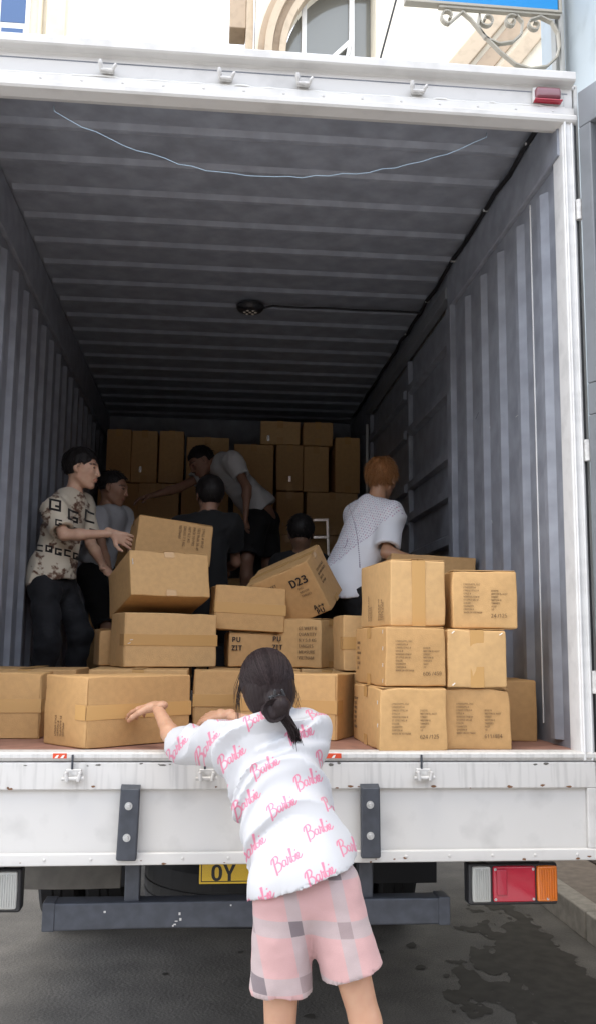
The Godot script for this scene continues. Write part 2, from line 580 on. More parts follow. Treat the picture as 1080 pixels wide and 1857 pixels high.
# shop house close to the right side of the truck
func build_shop():
	var b := thing("shop_building", "pale blue-grey rendered shop building beside the truck's open door", "building", Vector3(2.56, 0, -1.35))
	part(b, "wall", rbox(Vector3(5.0, 11.0, 5.0), 0.01), M.pale_blue_wall, Vector3(2.52, 7.2, 0))
	part(b, "plinth", rbox(Vector3(5.04, 1.7, 5.04), 0.01), M.brown_tile_wall, Vector3(2.50, 0.85, 0))
	# plinth tiles of the street side
	for i in 8:
		for j in 3:
			part(b, "tile", rbox(Vector3(0.012, 0.50, 0.595), 0.003), M.brown_tile_wall, Vector3(-0.028, 0.40 + j * 0.51, -2.16 + i * 0.605))
	part(b, "corner_post", rbox(Vector3(0.07, 10.6, 0.09), 0.008), M.post_grey, Vector3(-0.055, 7.2, -1.95))
	for i in 3:
		var w := part(b, "window", rbox(Vector3(0.06, 1.4, 1.2), 0.006), M.frame_white, Vector3(0.0, 9.2, -1.6 + i * 1.6))
		part(w, "pane", rbox(Vector3(0.02, 1.28, 1.08), 0.003), M.window_grey, Vector3(-0.03, 0, 0))
	# projecting sign and its scrolled iron bracket
	var s := thing("shop_sign", "blue projecting shop sign panel in a pale metal frame", "sign", Vector3(2.5, 6.6, -3.2))
	part(s, "panel", rbox(Vector3(1.20, 0.62, 0.05), 0.004), M.sign_blue, Vector3(-0.63, 0.325, 0))
	part(s, "frame", rbox(Vector3(1.26, 0.022, 0.07), 0.003), M.iron_beige, Vector3(-0.63, 0.0, 0))
	part(s, "frame", rbox(Vector3(0.022, 0.66, 0.07), 0.003), M.iron_beige, Vector3(-1.25, 0.34, 0))
	part(s, "frame", rbox(Vector3(0.022, 0.66, 0.07), 0.003), M.iron_beige, Vector3(-0.012, 0.34, 0))
	part(s, "frame", rbox(Vector3(1.26, 0.022, 0.07), 0.003), M.iron_beige, Vector3(-0.63, 0.68, 0))
	var k := thing("scroll_bracket", "beige wrought-iron scroll bracket carrying the blue sign", "bracket", Vector3(2.5, 6.1, -3.2))
	var strip := func(pts: Array, called: String):
		var c := Curve3D.new()
		for i in pts.size():
			var p: Vector2 = pts[i]
			var a: Vector2 = pts[maxi(i - 1, 0)]
			var e: Vector2 = pts[mini(i + 1, pts.size() - 1)]
			var tg := (e - a) / 6.0
			c.add_point(Vector3(p.x, p.y, 0), Vector3(-tg.x, -tg.y, 0), Vector3(tg.x, tg.y, 0))
		var bk := c.get_baked_points()
		var t := Tris.new()
		var st := maxi(1, int(bk.size() / 60.0))
		var q := []
		for i in range(0, bk.size(), st):
			q.append(bk[i])
		var hw := 0.022
		var th := 0.006
		for i in q.size() - 1:
			var d: Vector3 = (q[i + 1] - q[i]).normalized()
			var nn := Vector3(-d.y, d.x, 0) * th
			var zz := Vector3(0, 0, hw)
			var e: Vector3 = q[i + 1] + d * 0.002
			var s0: Vector3 = q[i]
			t.quad(s0 + nn + zz, s0 - nn + zz, e - nn + zz, e + nn + zz)
			t.quad(s0 - nn - zz, s0 + nn - zz, e + nn - zz, e - nn - zz)
			t.quad(s0 + nn - zz, s0 + nn + zz, e + nn + zz, e + nn - zz)
			t.quad(s0 - nn + zz, s0 - nn - zz, e - nn - zz, e - nn + zz)
		part(k, called, t.mesh(), M.iron_beige)
	# outlines in metres from the wall foot of the bracket
	var spiral := func(cx: float, cy: float, r0: float, r1: float, a0: float, turns: float) -> Array:
		var o := []
		var n := int(absf(turns) * 14.0) + 2
		for i in n:
			var u := float(i) / (n - 1)
			var a := a0 + TAU * turns * u
			var r := lerpf(r0, r1, u)
			o.append(Vector2(cx + cos(a) * r, cy + sin(a) * r))
		return o
	var big: Array = spiral.call(-0.915, 0.405, 0.02, 0.066, -1.2, 0.95)
	big.append_array([Vector2(-0.80, 0.45), Vector2(-0.66, 0.30), Vector2(-0.50, 0.13), Vector2(-0.38, 0.035), Vector2(-0.26, 0.004), Vector2(-0.13, 0.035), Vector2(-0.045, 0.12), Vector2(-0.02, 0.21), Vector2(-0.03, 0.33), Vector2(-0.08, 0.42), Vector2(-0.17, 0.46), Vector2(-0.245, 0.43)])
	big.append_array(spiral.call(-0.215, 0.385, 0.055, 0.02, 2.4, 0.9))
	strip.call(big, "scroll")
	var mid: Array = spiral.call(-0.60, 0.40, 0.02, 0.06, 3.6, -1.0)
	mid.append_array([Vector2(-0.665, 0.44), Vector2(-0.675, 0.34), Vector2(-0.62, 0.245), Vector2(-0.51, 0.20), Vector2(-0.40, 0.225), Vector2(-0.325, 0.30), Vector2(-0.315, 0.40), Vector2(-0.36, 0.455)])
	mid.append_array(spiral.call(-0.405, 0.40, 0.06, 0.02, 0.9, 1.0))
	strip.call(mid, "scroll")
	part(k, "top_bar", rbox(Vector3(1.0, 0.02, 0.045), 0.003), M.iron_beige, Vector3(-0.49, 0.478, 0))
	part(k, "wall_bar", rbox(Vector3(0.025, 0.60, 0.05), 0.003), M.post_grey, Vector3(0.0, 0.19, 0))

# unseen row of houses added across the street, behind the viewer: it closes the low sky in front of the hold
func build_opposite():
	for i in 4:
		var b := thing("sky_block_house", "%s house added unseen across the street to block low sky" % ["red brick", "dark grey", "low brown brick", "tall brick"][i], "building", Vector3(-15.0 + i * 10.0, 0, 17.5))
		var hh: float = [6.8, 7.2, 6.6, 7.6][i]
		part(b, "wall", rbox(Vector3(9.96, hh, 8.0), 0.02), M[["brick_house", "brown_tile_wall", "brick_house", "brick_house"][i]], Vector3(0, hh * 0.5, 0))
		for j in 3:
			for k in 2:
				var w := part(b, "window", rbox(Vector3(1.7, 1.4, 0.1), 0.01), M.frame_white, Vector3(-3.1 + j * 3.1, 1.5 + k * 2.2, -4.03))
				part(w, "pane", rbox(Vector3(1.5, 1.2, 0.04), 0.005), M.window_grey, Vector3(0, 0, -0.05))

func window_unit(parent: Node3D, at: Vector3, w: float, h: float, pane: Material, mull := 0.5):
	var f := part(parent, "window", rbox(Vector3(w, h, 0.10), 0.01), M.frame_white, at)
	part(f, "pane", rbox(Vector3(w - 0.16, h * mull - 0.10, 0.03), 0.004), pane, Vector3(0, h * (0.5 - mull * 0.5), 0.045))
	part(f, "pane", rbox(Vector3(w - 0.22, h * (1 - mull) - 0.14, 0.03), 0.004), pane, Vector3(0, -h * 0.5 + h * (1 - mull) * 0.5, 0.045))
	part(f, "sill", rbox(Vector3(w + 0.16, 0.07, 0.2), 0.01), M.cream_light, Vector3(0, -h * 0.5 - 0.035, 0.09))

func build_left_building():
	var b := thing("apartment_building", "cream rendered building with blue-paned white windows rising behind the truck roof", "building", Vector3(-6.83, 0, -18.0))
	part(b, "wall", rbox(Vector3(7.2, 19.0, 1.4), 0.02), M.cream_light, Vector3(0, 9.5, 3.3))
	part(b, "corner_pilaster", rbox(Vector3(0.36, 19.0, 0.12), 0.015), M.cream_render, Vector3(3.36, 9.5, 4.06))
	part(b, "downpipe", tube([Vector3(3.05, 0.1, 4.06), Vector3(3.05, 18.6, 4.06)], 0.05, 8), M.cream_render)
	part(b, "cornice", rbox(Vector3(7.7, 0.4, 1.9), 0.03), M.cream_render, Vector3(0, 19.15, 3.3))
	for i in 3:
		for j in 5:
			window_unit(b, Vector3(2.53 - i * 2.2, 2.86 + j * 2.68, 4.04), 0.64, 1.75, M.window_blue, 0.45)

func arch_ring(cx: float, cy: float, r0: float, r1: float, a0: float, a1: float, depth: float, n := 28, squash := 1.0) -> ArrayMesh:
	var o := PackedVector2Array()
	for i in n + 1:
		var a := lerpf(a0, a1, float(i) / n)
		o.append(Vector2(cx + cos(a) * r1, cy + sin(a) * r1 * squash))
	for i in n + 1:
		var a := lerpf(a1, a0, float(i) / n)
		o.append(Vector2(cx + cos(a) * r0, cy + sin(a) * r0 * squash))
	return slab(o, depth)

func build_arch_building():
	# the street front that holds the arch ends at x = 2.25; a plain wing goes on to the right
	var b := thing("arched_building", "cream building with a tall moulded arch window behind the truck", "building", Vector3(0, 0, -12.0))
	var o := Vector2(2.55, 12.0)
	# wall left of the arch: a slab with the arch cut out of it
	var cut := PackedVector2Array([Vector2(0.42, 0.0), Vector2(2.26, 0.0), Vector2(2.26, 9.8), Vector2(0.86, 9.8)])
	cut = PackedVector2Array([Vector2(0.42, 0.0), Vector2(0.86, 0.0), Vector2(0.86, o.y)])
	for i in 25:
		var a := lerpf(PI, PI * 0.5, i / 24.0)
		cut.append(o + Vector2(cos(a) * 1.69, sin(a) * 2.0))
	cut.append_array([Vector2(o.x, 17.0), Vector2(0.42, 17.0)])
	part(b, "wall", slab(cut, 0.6), M.cream_light, Vector3(0, 0, -0.6))
	part(b, "wall", rbox(Vector3(0.3, 12.2, 0.6), 0.01), M.cream_light, Vector3(2.40, 6.1, -0.35))
	part(b, "spandrel_wall", rbox(Vector3(1.4, 9.6, 0.2), 0.01), M.cream_render, Vector3(1.56, 4.8, -0.5))
	# concentric mouldings
	part(b, "arch_moulding", arch_ring(o.x, o.y, 1.98, 2.09, PI * 0.5, PI, 0.16, 28, 1.12), M.tan_moulding, Vector3(0, 0, 0.002))
	part(b, "arch_moulding", arch_ring(o.x, o.y, 1.84, 1.976, PI * 0.5, PI, 0.26, 28, 1.12), M.sand_moulding, Vector3(0, 0, 0.002))
	part(b, "arch_moulding", arch_ring(o.x, o.y, 1.72, 1.838, PI * 0.5, PI, 0.12, 28, 1.12), M.tan_moulding, Vector3(0, 0, 0.002))
	part(b, "arch_moulding", arch_ring(o.x, o.y, 1.60, 1.716, PI * 0.5, PI, 0.20, 28, 1.12), M.sand_moulding, Vector3(0, 0, 0.002))
	for r in [[2.035, 0.11, 0.16], [1.908, 0.136, 0.26], [1.779, 0.118, 0.12], [1.658, 0.116, 0.20]]:
		part(b, "jamb_moulding", rbox(Vector3(r[1] - 0.004, 11.99, r[2]), 0.01), M.sand_moulding, Vector3(o.x - r[0], 5.995, r[2] * 0.5 + 0.002))
	# glazing
	var gl := PackedVector2Array([Vector2(o.x - 1.62, 9.6)])
	for i in 17:
		var a := lerpf(PI, PI * 0.5, i / 16.0)
		gl.append(o + Vector2(cos(a) * 1.62, sin(a) * 1.82))
	gl.append(Vector2(o.x, 9.6))
	var win := part(b, "window", slab(gl, 0.03), M.window_grey, Vector3(0, 0, -0.28))
	part(win, "mullion", rbox(Vector3(0.09, 4.2, 0.07), 0.008), M.frame_white, Vector3(1.31, 11.6, 0.06))
	part(win, "mullion", rbox(Vector3(0.10, 4.6, 0.08), 0.008), M.frame_white, Vector3(2.19, 11.6, 0.06))
	part(win, "transom", rbox(Vector3(1.4, 0.08, 0.07), 0.008), M.frame_white, Vector3(1.6, 11.3, 0.06))
	# an open casement leaning out between the mullions
	var cs := part(win, "casement", slab(PackedVector2Array([Vector2(0, 0), Vector2(0.62, 0.66), Vector2(0.66, 0.62), Vector2(0.56, 0.16), Vector2(0.52, 0.17), Vector2(0.575, 0.5), Vector2(0.06, -0.02)]), 0.04), M.frame_white, Vector3(1.53, 11.96, 0.12))
	cs.name = "casement"
	# corbelled cornice end at the left edge
	part(b, "cornice", rbox(Vector3(0.30, 2.2, 0.5), 0.02), M.tan_moulding, Vector3(0.10, 13.80, -0.4))
	part(b, "cornice", rbox(Vector3(0.14, 3.2, 0.4), 0.02), M.sand_moulding, Vector3(0.32, 13.75, -0.36))
	var w := thing("plain_wing", "plain pale cream wing with a raking sand-coloured moulding behind the shop sign", "building", Vector3(5.75, 0, -12.3))
	part(w, "wall", rbox(Vector3(6.4, 17.0, 0.6), 0.02), M.cream_light, Vector3(0, 8.5, 0.28))
	var d := Basis(Vector3.BACK, deg_to_rad(-37))
	for q in [[-1.10, 0.30, 0.14, "sand_moulding"], [-0.80, 0.28, 0.06, "tan_moulding"], [-0.52, 0.26, 0.11, "sand_moulding"]]:
		part(w, "raking_moulding", rbox(Vector3(q[1], 4.2, q[2]), 0.02), M[q[3]], Vector3(q[0], 12.75 - (q[0] + 1.1) * 0.75, 0.58 + q[2] * 0.5), d)
	# overhead wire
	var c := thing("overhead_wire", "thin dark wire running down in front of the plain cream wall", "wire", Vector3(2.1, 9.0, -9.0))
	part(c, "wire", tube([Vector3(0.75, 4.0, 0), Vector3(0.42, 2.7, 0), Vector3(0.0, 1.0, 0), Vector3(-0.65, -1.6, 0), Vector3(-2.0, -6.5, 0.1), Vector3(-2.4, -9.0, 0.1)], 0.017, 6), M.black_cable)

# ============================ truck ==========================================
# bed floor y = 1.25, opening z = 0, inner half width 1.17, ceiling y = 3.79, front wall z = -5.6
func rib(len_: float, w := 0.115, d := 0.032, slope := 0.030) -> ArrayMesh:
	# a pressed rib along x, standing out of the plane z = 0 towards +z
	return sweep_x([Vector2(0, w * 0.5), Vector2(d, w * 0.5 - slope), Vector2(d, -w * 0.5 + slope), Vector2(0, -w * 0.5)], -len_ / 2, len_ / 2)

func bolt_mesh() -> ArrayMesh:
	return lathe([Vector2(0.0, 0.016), Vector2(0.007, 0.015), Vector2(0.009, 0.009), Vector2(0.010, 0.005), Vector2(0.016, 0.004), Vector2(0.017, 0.0)], 14)

func build_truck():
	var t := thing("box_truck", "white box truck backed up with its rear door open and grey ribbed cargo hold", "truck", Vector3.ZERO)
	var zb := -5.6
	# ---- hold: sheets with pressed ribs, each rib a part of its sheet --------
	var fl := part(t, "cargo_floor", rbox(Vector3(2.40, 0.03, 5.62), 0.004), M.floor_paint, Vector3(0, 1.235, -2.81))
	fl.set_meta("label", "red-brown worn cargo floor")
	var ce := part(t, "ceiling_sheet", rbox(Vector3(2.42, 0.012, 5.6), 0.003), M.inner_grey, Vector3(0, 3.80, -2.8))
	var ceil_rib := rib(2.30, 0.085, 0.016, 0.030)
	var down := Basis(Vector3.RIGHT, PI * 0.5)
	var z := -0.44
	while z > -5.4:
		part(ce, "rib", ceil_rib, M.rib_grey, Vector3(0, -0.0062, z + 2.8), down)
		z -= 0.2915
	var lw := part(t, "left_wall_sheet", rbox(Vector3(0.012, 2.56, 5.6), 0.003), M.inner_grey, Vector3(-1.190, 2.52, -2.8))
	var wall_rib := rib(2.20, 0.105, 0.024, 0.034)
	z = -0.225
	while z > -5.5:
		part(lw, "rib", wall_rib, M.rib_grey, Vector3(0.0062, -0.145, z + 2.8), Basis(Vector3.UP, PI * 0.5) * Basis(Vector3.BACK, PI * 0.5))
		z -= 0.272
	part(lw, "top_rail", rbox(Vector3(0.03, 0.24, 5.58), 0.006), M.inner_grey, Vector3(0.014, 1.14, 0))
	part(lw, "bottom_rail", rbox(Vector3(0.03, 0.10, 5.58), 0.006), M.inner_grey, Vector3(0.014, -1.20, 0))
	# right wall in front of the side doors, and beyond them
	var rw := part(t, "right_wall_sheet", rbox(Vector3(0.012, 2.56, 1.72), 0.003), M.inner_grey, Vector3(1.190, 2.52, -0.86))
	for zz in [-0.225, -0.52, -0.80, -1.075, -1.365]:
		part(rw, "rib", wall_rib, M.rib_grey, Vector3(-0.0062, -0.145, zz + 0.86), Basis(Vector3.UP, -PI * 0.5) * Basis(Vector3.BACK, PI * 0.5))
	part(rw, "weld_seam", tube([Vector3(-0.0065, -1.2, 0.475), Vector3(-0.0065, 1.0, 0.475)], 0.004, 5), M.post_paint)
	part(rw, "top_rail", rbox(Vector3(0.03, 0.24, 1.71), 0.006), M.inner_grey, Vector3(-0.014, 1.14, 0))
	part(rw, "jamb", rbox(Vector3(0.06, 2.30, 0.09), 0.006), M.inner_grey, Vector3(-0.010, -0.13, -0.81))
	var rw2 := part(t, "right_wall_sheet", rbox(Vector3(0.012, 2.56, 1.15), 0.003), M.inner_grey, Vector3(1.190, 2.52, -5.02))
	for i in 3:
		part(rw2, "rib", wall_rib, M.rib_grey, Vector3(-0.0062, -0.145, 0.28 - i * 0.272), Basis(Vector3.UP, -PI * 0.5) * Basis(Vector3.BACK, PI * 0.5))
	part(rw2, "jamb", rbox(Vector3(0.025, 2.26, 0.022), 0.004), M.galvanised, Vector3(-0.028, -0.13, 0.555))
	part(t, "door_header", rbox(Vector3(0.05, 0.075, 2.74), 0.006), M.door_grey, Vector3(1.172, 3.640, -3.08))
	part(t, "header_sheet", rbox(Vector3(0.012, 0.17, 2.74), 0.003), M.inner_grey, Vector3(1.190, 3.72, -3.08))
	part(t, "front_wall_sheet", rbox(Vector3(2.40, 2.56, 0.012), 0.003), M.inner_grey, Vector3(0, 2.52, zb))
	# side doors: two leaves with horizontal pressed ledges
	for leaf in 2:
		var zc := -2.315 if leaf == 0 else -3.69
		var ln := 1.16 if leaf == 0 else 1.48
		var sd := part(t, "side_door", rbox(Vector3(0.02, 2.34, ln), 0.004), M.inner_door_grey, Vector3(1.215, 2.425, zc))
		part(sd, "stile", rbox(Vector3(0.035, 2.32, 0.05), 0.005), M.inner_door_grey, Vector3(-0.025, 0, -ln * 0.5 + 0.03))
		for y in [-0.92, -0.62, -0.21, 0.06, 0.28, 0.66, 0.95]:
			part(sd, "ledge", sweep_x([Vector2(0.0, 0.045), Vector2(0.04, 0.02), Vector2(0.04, -0.03), Vector2(0.0, -0.036)], -ln * 0.5 + 0.06, ln * 0.5 - 0.012), M.inner_door_grey, Vector3(-0.0102, y, 0), Basis(Vector3.UP, -PI * 0.5))
	# scuffs that boxes have left on the side sheets
	for i in 22:
		var y2 := rng.randf_range(1.5, 2.9)
		var z2 := rng.randf_range(-1.6, -0.15)
		var rgt := i % 3 != 0
		part(rw if rgt else lw, "scuff", tube([Vector3(0, 0, 0), Vector3(0, rng.randf_range(-0.05, 0.05), rng.randf_range(0.01, 0.06))], [0.0012, 0.0008], 4), M.post_paint if i % 2 == 0 else M.lamp_black, Vector3(-0.0066 if rgt else 0.0066, y2 - 2.52, z2 + (0.86 if rgt else 2.8)))
	# ---- outer skin ---------------------------------------------------------
	part(t, "roof_skin", rbox(Vector3(2.50, 0.02, 5.70), 0.006), M.white_paint, Vector3(0, 3.835, -2.86))
	part(t, "side_skin", rbox(Vector3(0.02, 2.66, 5.70), 0.006), M.white_paint, Vector3(-1.225, 2.52, -2.86))
	part(t, "side_skin", rbox(Vector3(0.02, 2.66, 5.70), 0.006), M.white_paint, Vector3(1.244, 2.52, -2.86))
	part(t, "front_skin", rbox(Vector3(2.44, 2.66, 0.02), 0.006), M.white_paint, Vector3(0, 2.52, -5.66))
	# ---- rear frame ---------------------------------------------------------
	var hd := part(t, "rear_header", sweep_x([Vector2(-0.05, 3.872), Vector2(0.040, 3.872), Vector2(0.046, 3.866), Vector2(0.046, 3.838), Vector2(0.040, 3.832), Vector2(0.006, 3.828), Vector2(0.0, 3.820),
		Vector2(0.0, 3.738), Vector2(0.008, 3.735), Vector2(0.014, 3.731), Vector2(0.020, 3.695), Vector2(0.036, 3.690), Vector2(0.040, 3.684), Vector2(0.040, 3.668), Vector2(0.034, 3.660), Vector2(-0.02, 3.652), Vector2(-0.05, 3.66)], -1.225, 1.225), M.header_paint)
	var seal := []
	for i in 140:
		var x := -1.2 + i * 0.0172
		seal.append(Vector3(x, 3.7365 + 0.0022 * N2.get_noise_1d(x * 9.0) + (0.004 if N2.get_noise_1d(x * 4.0 + 50.0) > 0.55 else 0.0), 0.006 + 0.002 * N2.get_noise_1d(x * 13.0)))
	part(hd, "sealant_bead", tube(seal, 0.0045, 5), M.reflector_white)
	for x in [-0.591, -0.145, 0.152, 0.598]:
		var hk := part(hd, "hook", rbox(Vector3(0.048, 0.022, 0.012), 0.004), M.hook_paint, Vector3(x, 3.762, 0.008))
		part(hk, "prong", tube([Vector3(-0.020, -0.006, 0.004), Vector3(-0.023, 0.002, 0.020), Vector3(-0.025, 0.018, 0.026), Vector3(-0.026, 0.028, 0.026)], [0.007, 0.008, 0.0095, 0.007], 8), M.hook_paint)
		part(hk, "prong", tube([Vector3(0.020, -0.006, 0.004), Vector3(0.023, -0.002, 0.020), Vector3(0.029, 0.010, 0.024), Vector3(0.033, 0.017, 0.024)], [0.006, 0.007, 0.007, 0.005], 8), M.hook_paint)
		part(hk, "cross_bar", tube([Vector3(-0.022, -0.006, 0.018), Vector3(0.022, -0.007, 0.018)], 0.007, 8), M.hook_paint)
	var mk := part(hd, "marker_lamp", rbox(Vector3(0.118, 0.062, 0.022), 0.006), M.header_paint, Vector3(1.118, 3.779, 0.010))
	part(mk, "lens", rbox(Vector3(0.100, 0.046, 0.026), 0.009, 2, 0.006), M.marker_red, Vector3(0, 0.002, 0.014))
	part(mk, "lens_rim", rbox(Vector3(0.112, 0.006, 0.030), 0.002), M.lens_red_deep, Vector3(0, -0.028, 0.012))
	for s in [-1.0, 1.0]:
		var rp := part(t, "rear_post", rbox(Vector3(0.052, 2.46, 0.11), 0.010), M.post_paint, Vector3(s * 1.196, 2.448, -0.030))
		part(rp, "ridge", rbox(Vector3(0.010, 2.45, 0.018), 0.004), M.post_paint, Vector3(-s * 0.016, 0, 0.056))
		part(rp, "ridge", rbox(Vector3(0.008, 2.45, 0.014), 0.003), M.post_paint, Vector3(s * 0.012, 0, 0.055))
		part(rp, "door_seal", rbox(Vector3(0.010, 2.42, 0.03), 0.003), M.lamp_black, Vector3(s * 0.029, 0, 0.035))
		for y in [-0.95, -0.1, 0.85]:
			part(rp, "hinge", tube([Vector3(s * 0.030, y - 0.04, 0.062), Vector3(s * 0.030, y + 0.04, 0.062)], 0.012, 10), M.hook_paint)
	# ---- sill and dropped gate ---------------------------------------------
	part(t, "sill", sweep_x([Vector2(-0.05, 1.252), Vector2(0.026, 1.252), Vector2(0.034, 1.246), Vector2(0.034, 1.234), Vector2(0.028, 1.229), Vector2(0.020, 1.221), Vector2(-0.05, 1.215)], -1.222, 1.222), M.streaked_white)
	var gate := part(t, "tail_board", rbox(Vector3(2.43, 0.335, 0.03), 0.004), M.white_paint, Vector3(0, 1.050, -0.002))
	part(gate, "top_band", rbox(Vector3(2.44, 0.090, 0.018), 0.005), M.streaked_white, Vector3(0, 0.1235, 0.0235))
	part(gate, "bottom_band", rbox(Vector3(2.44, 0.040, 0.020), 0.005), M.white_paint, Vector3(0, -0.1465, 0.0245))
	for s in [-1.0, 1.0]:
		part(gate, "end_band", rbox(Vector3(0.036, 0.207, 0.018), 0.005), M.white_paint, Vector3(s * 1.202, -0.0235, 0.0235))
	for b in [[-0.411, 1.5], [0.405, -0.6]]:
		var br := part(gate, "hinge_strap", rbox(Vector3(0.066, 0.232, 0.026), 0.006, 3, 0.0, 0.002, 5), M.steel_dark, Vector3(b[0], -0.030, 0.048), Basis(Vector3.BACK, deg_to_rad(-b[1])))
		part(br, "bent_lip", sweep_x([Vector2(-0.018, 0.012), Vector2(0.012, 0.0), Vector2(0.012, -0.006), Vector2(-0.018, 0.004)], -0.032, 0.032), M.steel_dark, Vector3(0, 0.116, -0.002))
		for y in [0.060, -0.042]:
			part(br, "bolt", bolt_mesh(), M.galvanised, Vector3(-0.002, y, 0.0135), down * Basis.from_scale(Vector3(0.78, 0.6, 0.78)))
	for x in [-0.599, -0.155, 0.593]:
		var la := part(gate, "latch", rbox(Vector3(0.052, 0.036, 0.012), 0.004), M.hook_paint, Vector3(x, 0.130, 0.038))
		for lx in [-0.021, 0.021]:
			part(la, "lug", rbox(Vector3(0.013, 0.034, 0.030), 0.005), M.hook_paint, Vector3(lx, -0.003 - absf(lx) * 0.1, 0.018), Basis(Vector3.BACK, lx * -9.0))
		part(la, "pin", tube([Vector3(-0.036, -0.012, 0.020), Vector3(0.036, -0.010, 0.020)], 0.0065, 8), M.hook_paint)
		part(la, "rod", rbox(Vector3(0.007, 0.05, 0.006), 0.002), M.steel_dark, Vector3(-0.006, 0.040, 0.002))
	# rivets round the rear frame and board
	var rivet := lathe([Vector2(0.0, 0.004), Vector2(0.004, 0.003), Vector2(0.006, 0.0)], 8)
	for i in 16:
		part(hd, "rivet", rivet, M.hook_paint, Vector3(-1.14 + i * 0.152, 3.712, 0.0165), down)
		part(gate, "rivet", rivet, M.white_paint, Vector3(-1.14 + i * 0.152, -0.146, 0.034), down)
	# chips where the paint has gone down to primer and rust
	for i in 46:
		var sx := rng.randf_range(0.003, 0.013)
		var o2 := PackedVector2Array()
		for k in 7:
			var a2 := TAU * k / 7.0
			o2.append(Vector2(cos(a2) * sx * rng.randf_range(0.5, 1.2), sin(a2) * sx * 0.45 * rng.randf_range(0.4, 1.2)))
		part(gate, "rust_chip", slab(o2, 0.0008), M.rust if i % 3 != 0 else M.plate_grey, [Vector3(rng.randf_range(-1.2, 1.2), rng.randf_range(0.156, 0.166), 0.0324), Vector3(rng.randf_range(-1.2, 1.2), rng.randf_range(-0.164, -0.15), 0.0344), Vector3(rng.randf_range(-1.2, 1.2), rng.randf_range(0.080, 0.09), 0.0324)][i % 3])
	# red and white reflective stickers left on the sill
	for r in [[-0.648, 0.046], [0.262, 0.088]]:
		var st := part(t, "reflective_sticker", rbox(Vector3(r[1], 0.017, 0.003), 0.001), M.reflector_red, Vector3(r[0], 1.2405, 0.0345))
		for i in 2:
			part(st, "chevron", slab(PackedVector2Array([Vector2(-0.006, -0.007), Vector2(0.004, -0.007), Vector2(0.009, 0.004), Vector2(0.001, 0.002)]), 0.001), M.reflector_white, Vector3(-r[1] * 0.25 + i * r[1] * 0.42, 0, 0.0016))
	# ---- open right-hand door, swung past square ----------------------------
	var dr := part(t, "rear_door", rbox(Vector3(1.17, 2.56, 0.035), 0.006), M.door_grey, Vector3(1.252, 2.50, 0.035), Basis(Vector3.UP, deg_to_rad(-66.0)))
	dr.translate_object_local(Vector3(0.585, 0, -0.02))
	dr.set_meta("label", "grey open rear door with recessed panels")
	# its inside faces the hold: frame bars round recessed fields with pressed bars
	for r in [[0.0, 1.205, 1.17, 0.15], [0.0, -1.205, 1.17, 0.15], [0.0, 0.04, 1.17, 0.12]]:
		part(dr, "rail", rbox(Vector3(r[2], r[3], 0.03), 0.005), M.door_grey, Vector3(r[0], r[1], 0.031))
	for x in [-0.555, 0.555]:
		for q in [[0.615, 1.028], [-0.575, 1.108]]:
			part(dr, "stile", rbox(Vector3(0.06, q[1], 0.030), 0.005), M.door_grey, Vector3(x, q[0], 0.031))
	for y in [0.72, 0.25, -0.32, -0.78]:
		part(dr, "pressing", rbox(Vector3(1.01, 0.07, 0.034), 0.016), M.door_grey, Vector3(0, y, 0.024))
	part(dr, "lock_rod", tube([Vector3(-0.44, 0.36, 0.055), Vector3(-0.44, 0.60, 0.055)], 0.012, 8), M.galvanised)
	for y in [0.56, 0.40]:
		part(dr, "rod_bracket", rbox(Vector3(0.06, 0.05, 0.03), 0.005), M.galvanised, Vector3(-0.45, y, 0.045))
	# left door, folded right back along the left side of the body
	var dl := part(t, "rear_door", rbox(Vector3(1.17, 2.56, 0.035), 0.006), M.door_grey, Vector3(-1.285, 2.50, -0.63), Basis(Vector3.UP, deg_to_rad(90.0)))
	dl.set_meta("label", "grey rear door folded back along the left side")
	# ---- underside ----------------------------------------------------------
	for x in [-0.40, 0.41]:
		part(t, "chassis_rail", rbox(Vector3(0.07, 0.22, 5.9), 0.008), M.under_black, Vector3(x, 0.98, -3.05))
		part(t, "underrun_bracket", rbox(Vector3(0.052, 0.20, 0.06), 0.006), M.steel_dark, Vector3(x, 0.835, -0.10))
	for i in 9:
		part(t, "cross_member", rbox(Vector3(2.36, 0.10, 0.06), 0.006), M.under_black, Vector3(0, 1.16, -0.35 - i * 0.6))
	var bar := part(t, "underrun_bar", rbox(Vector3(1.33, 0.088, 0.085), 0.006, 6, 0.0, 0.003, 3), M.steel_dark, Vector3(0.005, 0.700, -0.095))
	for s in [-1.0, 1.0]:
		part(bar, "end_cap", rbox(Vector3(0.042, 0.094, 0.091), 0.004), M.steel_dark, Vector3(s * 0.680, 0, 0))
	for i in 9:
		part(bar, "paint_chip", rbox(Vector3(rng.randf_range(0.003, 0.010), rng.randf_range(0.003, 0.009), 0.002), 0.0005), M.hook_paint, Vector3(rng.randf_range(-0.27, -0.23) if i < 5 else rng.randf_range(-0.5, 0.2), rng.randf_range(-0.038, 0.036), 0.0428))
	# tail lamps
	for s in [-1.0, 1.0]:
		var tl := part(t, "tail_lamp", rbox(Vector3(0.322, 0.142, 0.065), 0.010), M.lamp_black, Vector3(s * 0.923, 0.797, -0.045))
		part(tl, "clear_lens", rbox(Vector3(0.064, 0.118, 0.020), 0.005, 2, 0.004), M.lens_clear, Vector3(-s * 0.116, 0.002, 0.034))
		part(tl, "red_lens", rbox(Vector3(0.150, 0.118, 0.020), 0.005, 3, 0.005), M.lens_red, Vector3(s * 0.000, 0.002, 0.034))
		part(tl, "amber_lens", rbox(Vector3(0.072, 0.118, 0.020), 0.005, 2, 0.004), M.lens_amber, Vector3(s * 0.119, 0.002, 0.034))
		part(tl, "red_reflector", rbox(Vector3(0.036, 0.086, 0.006), 0.003), M.lens_red_deep, Vector3(-s * 0.046, 0.010, 0.048))
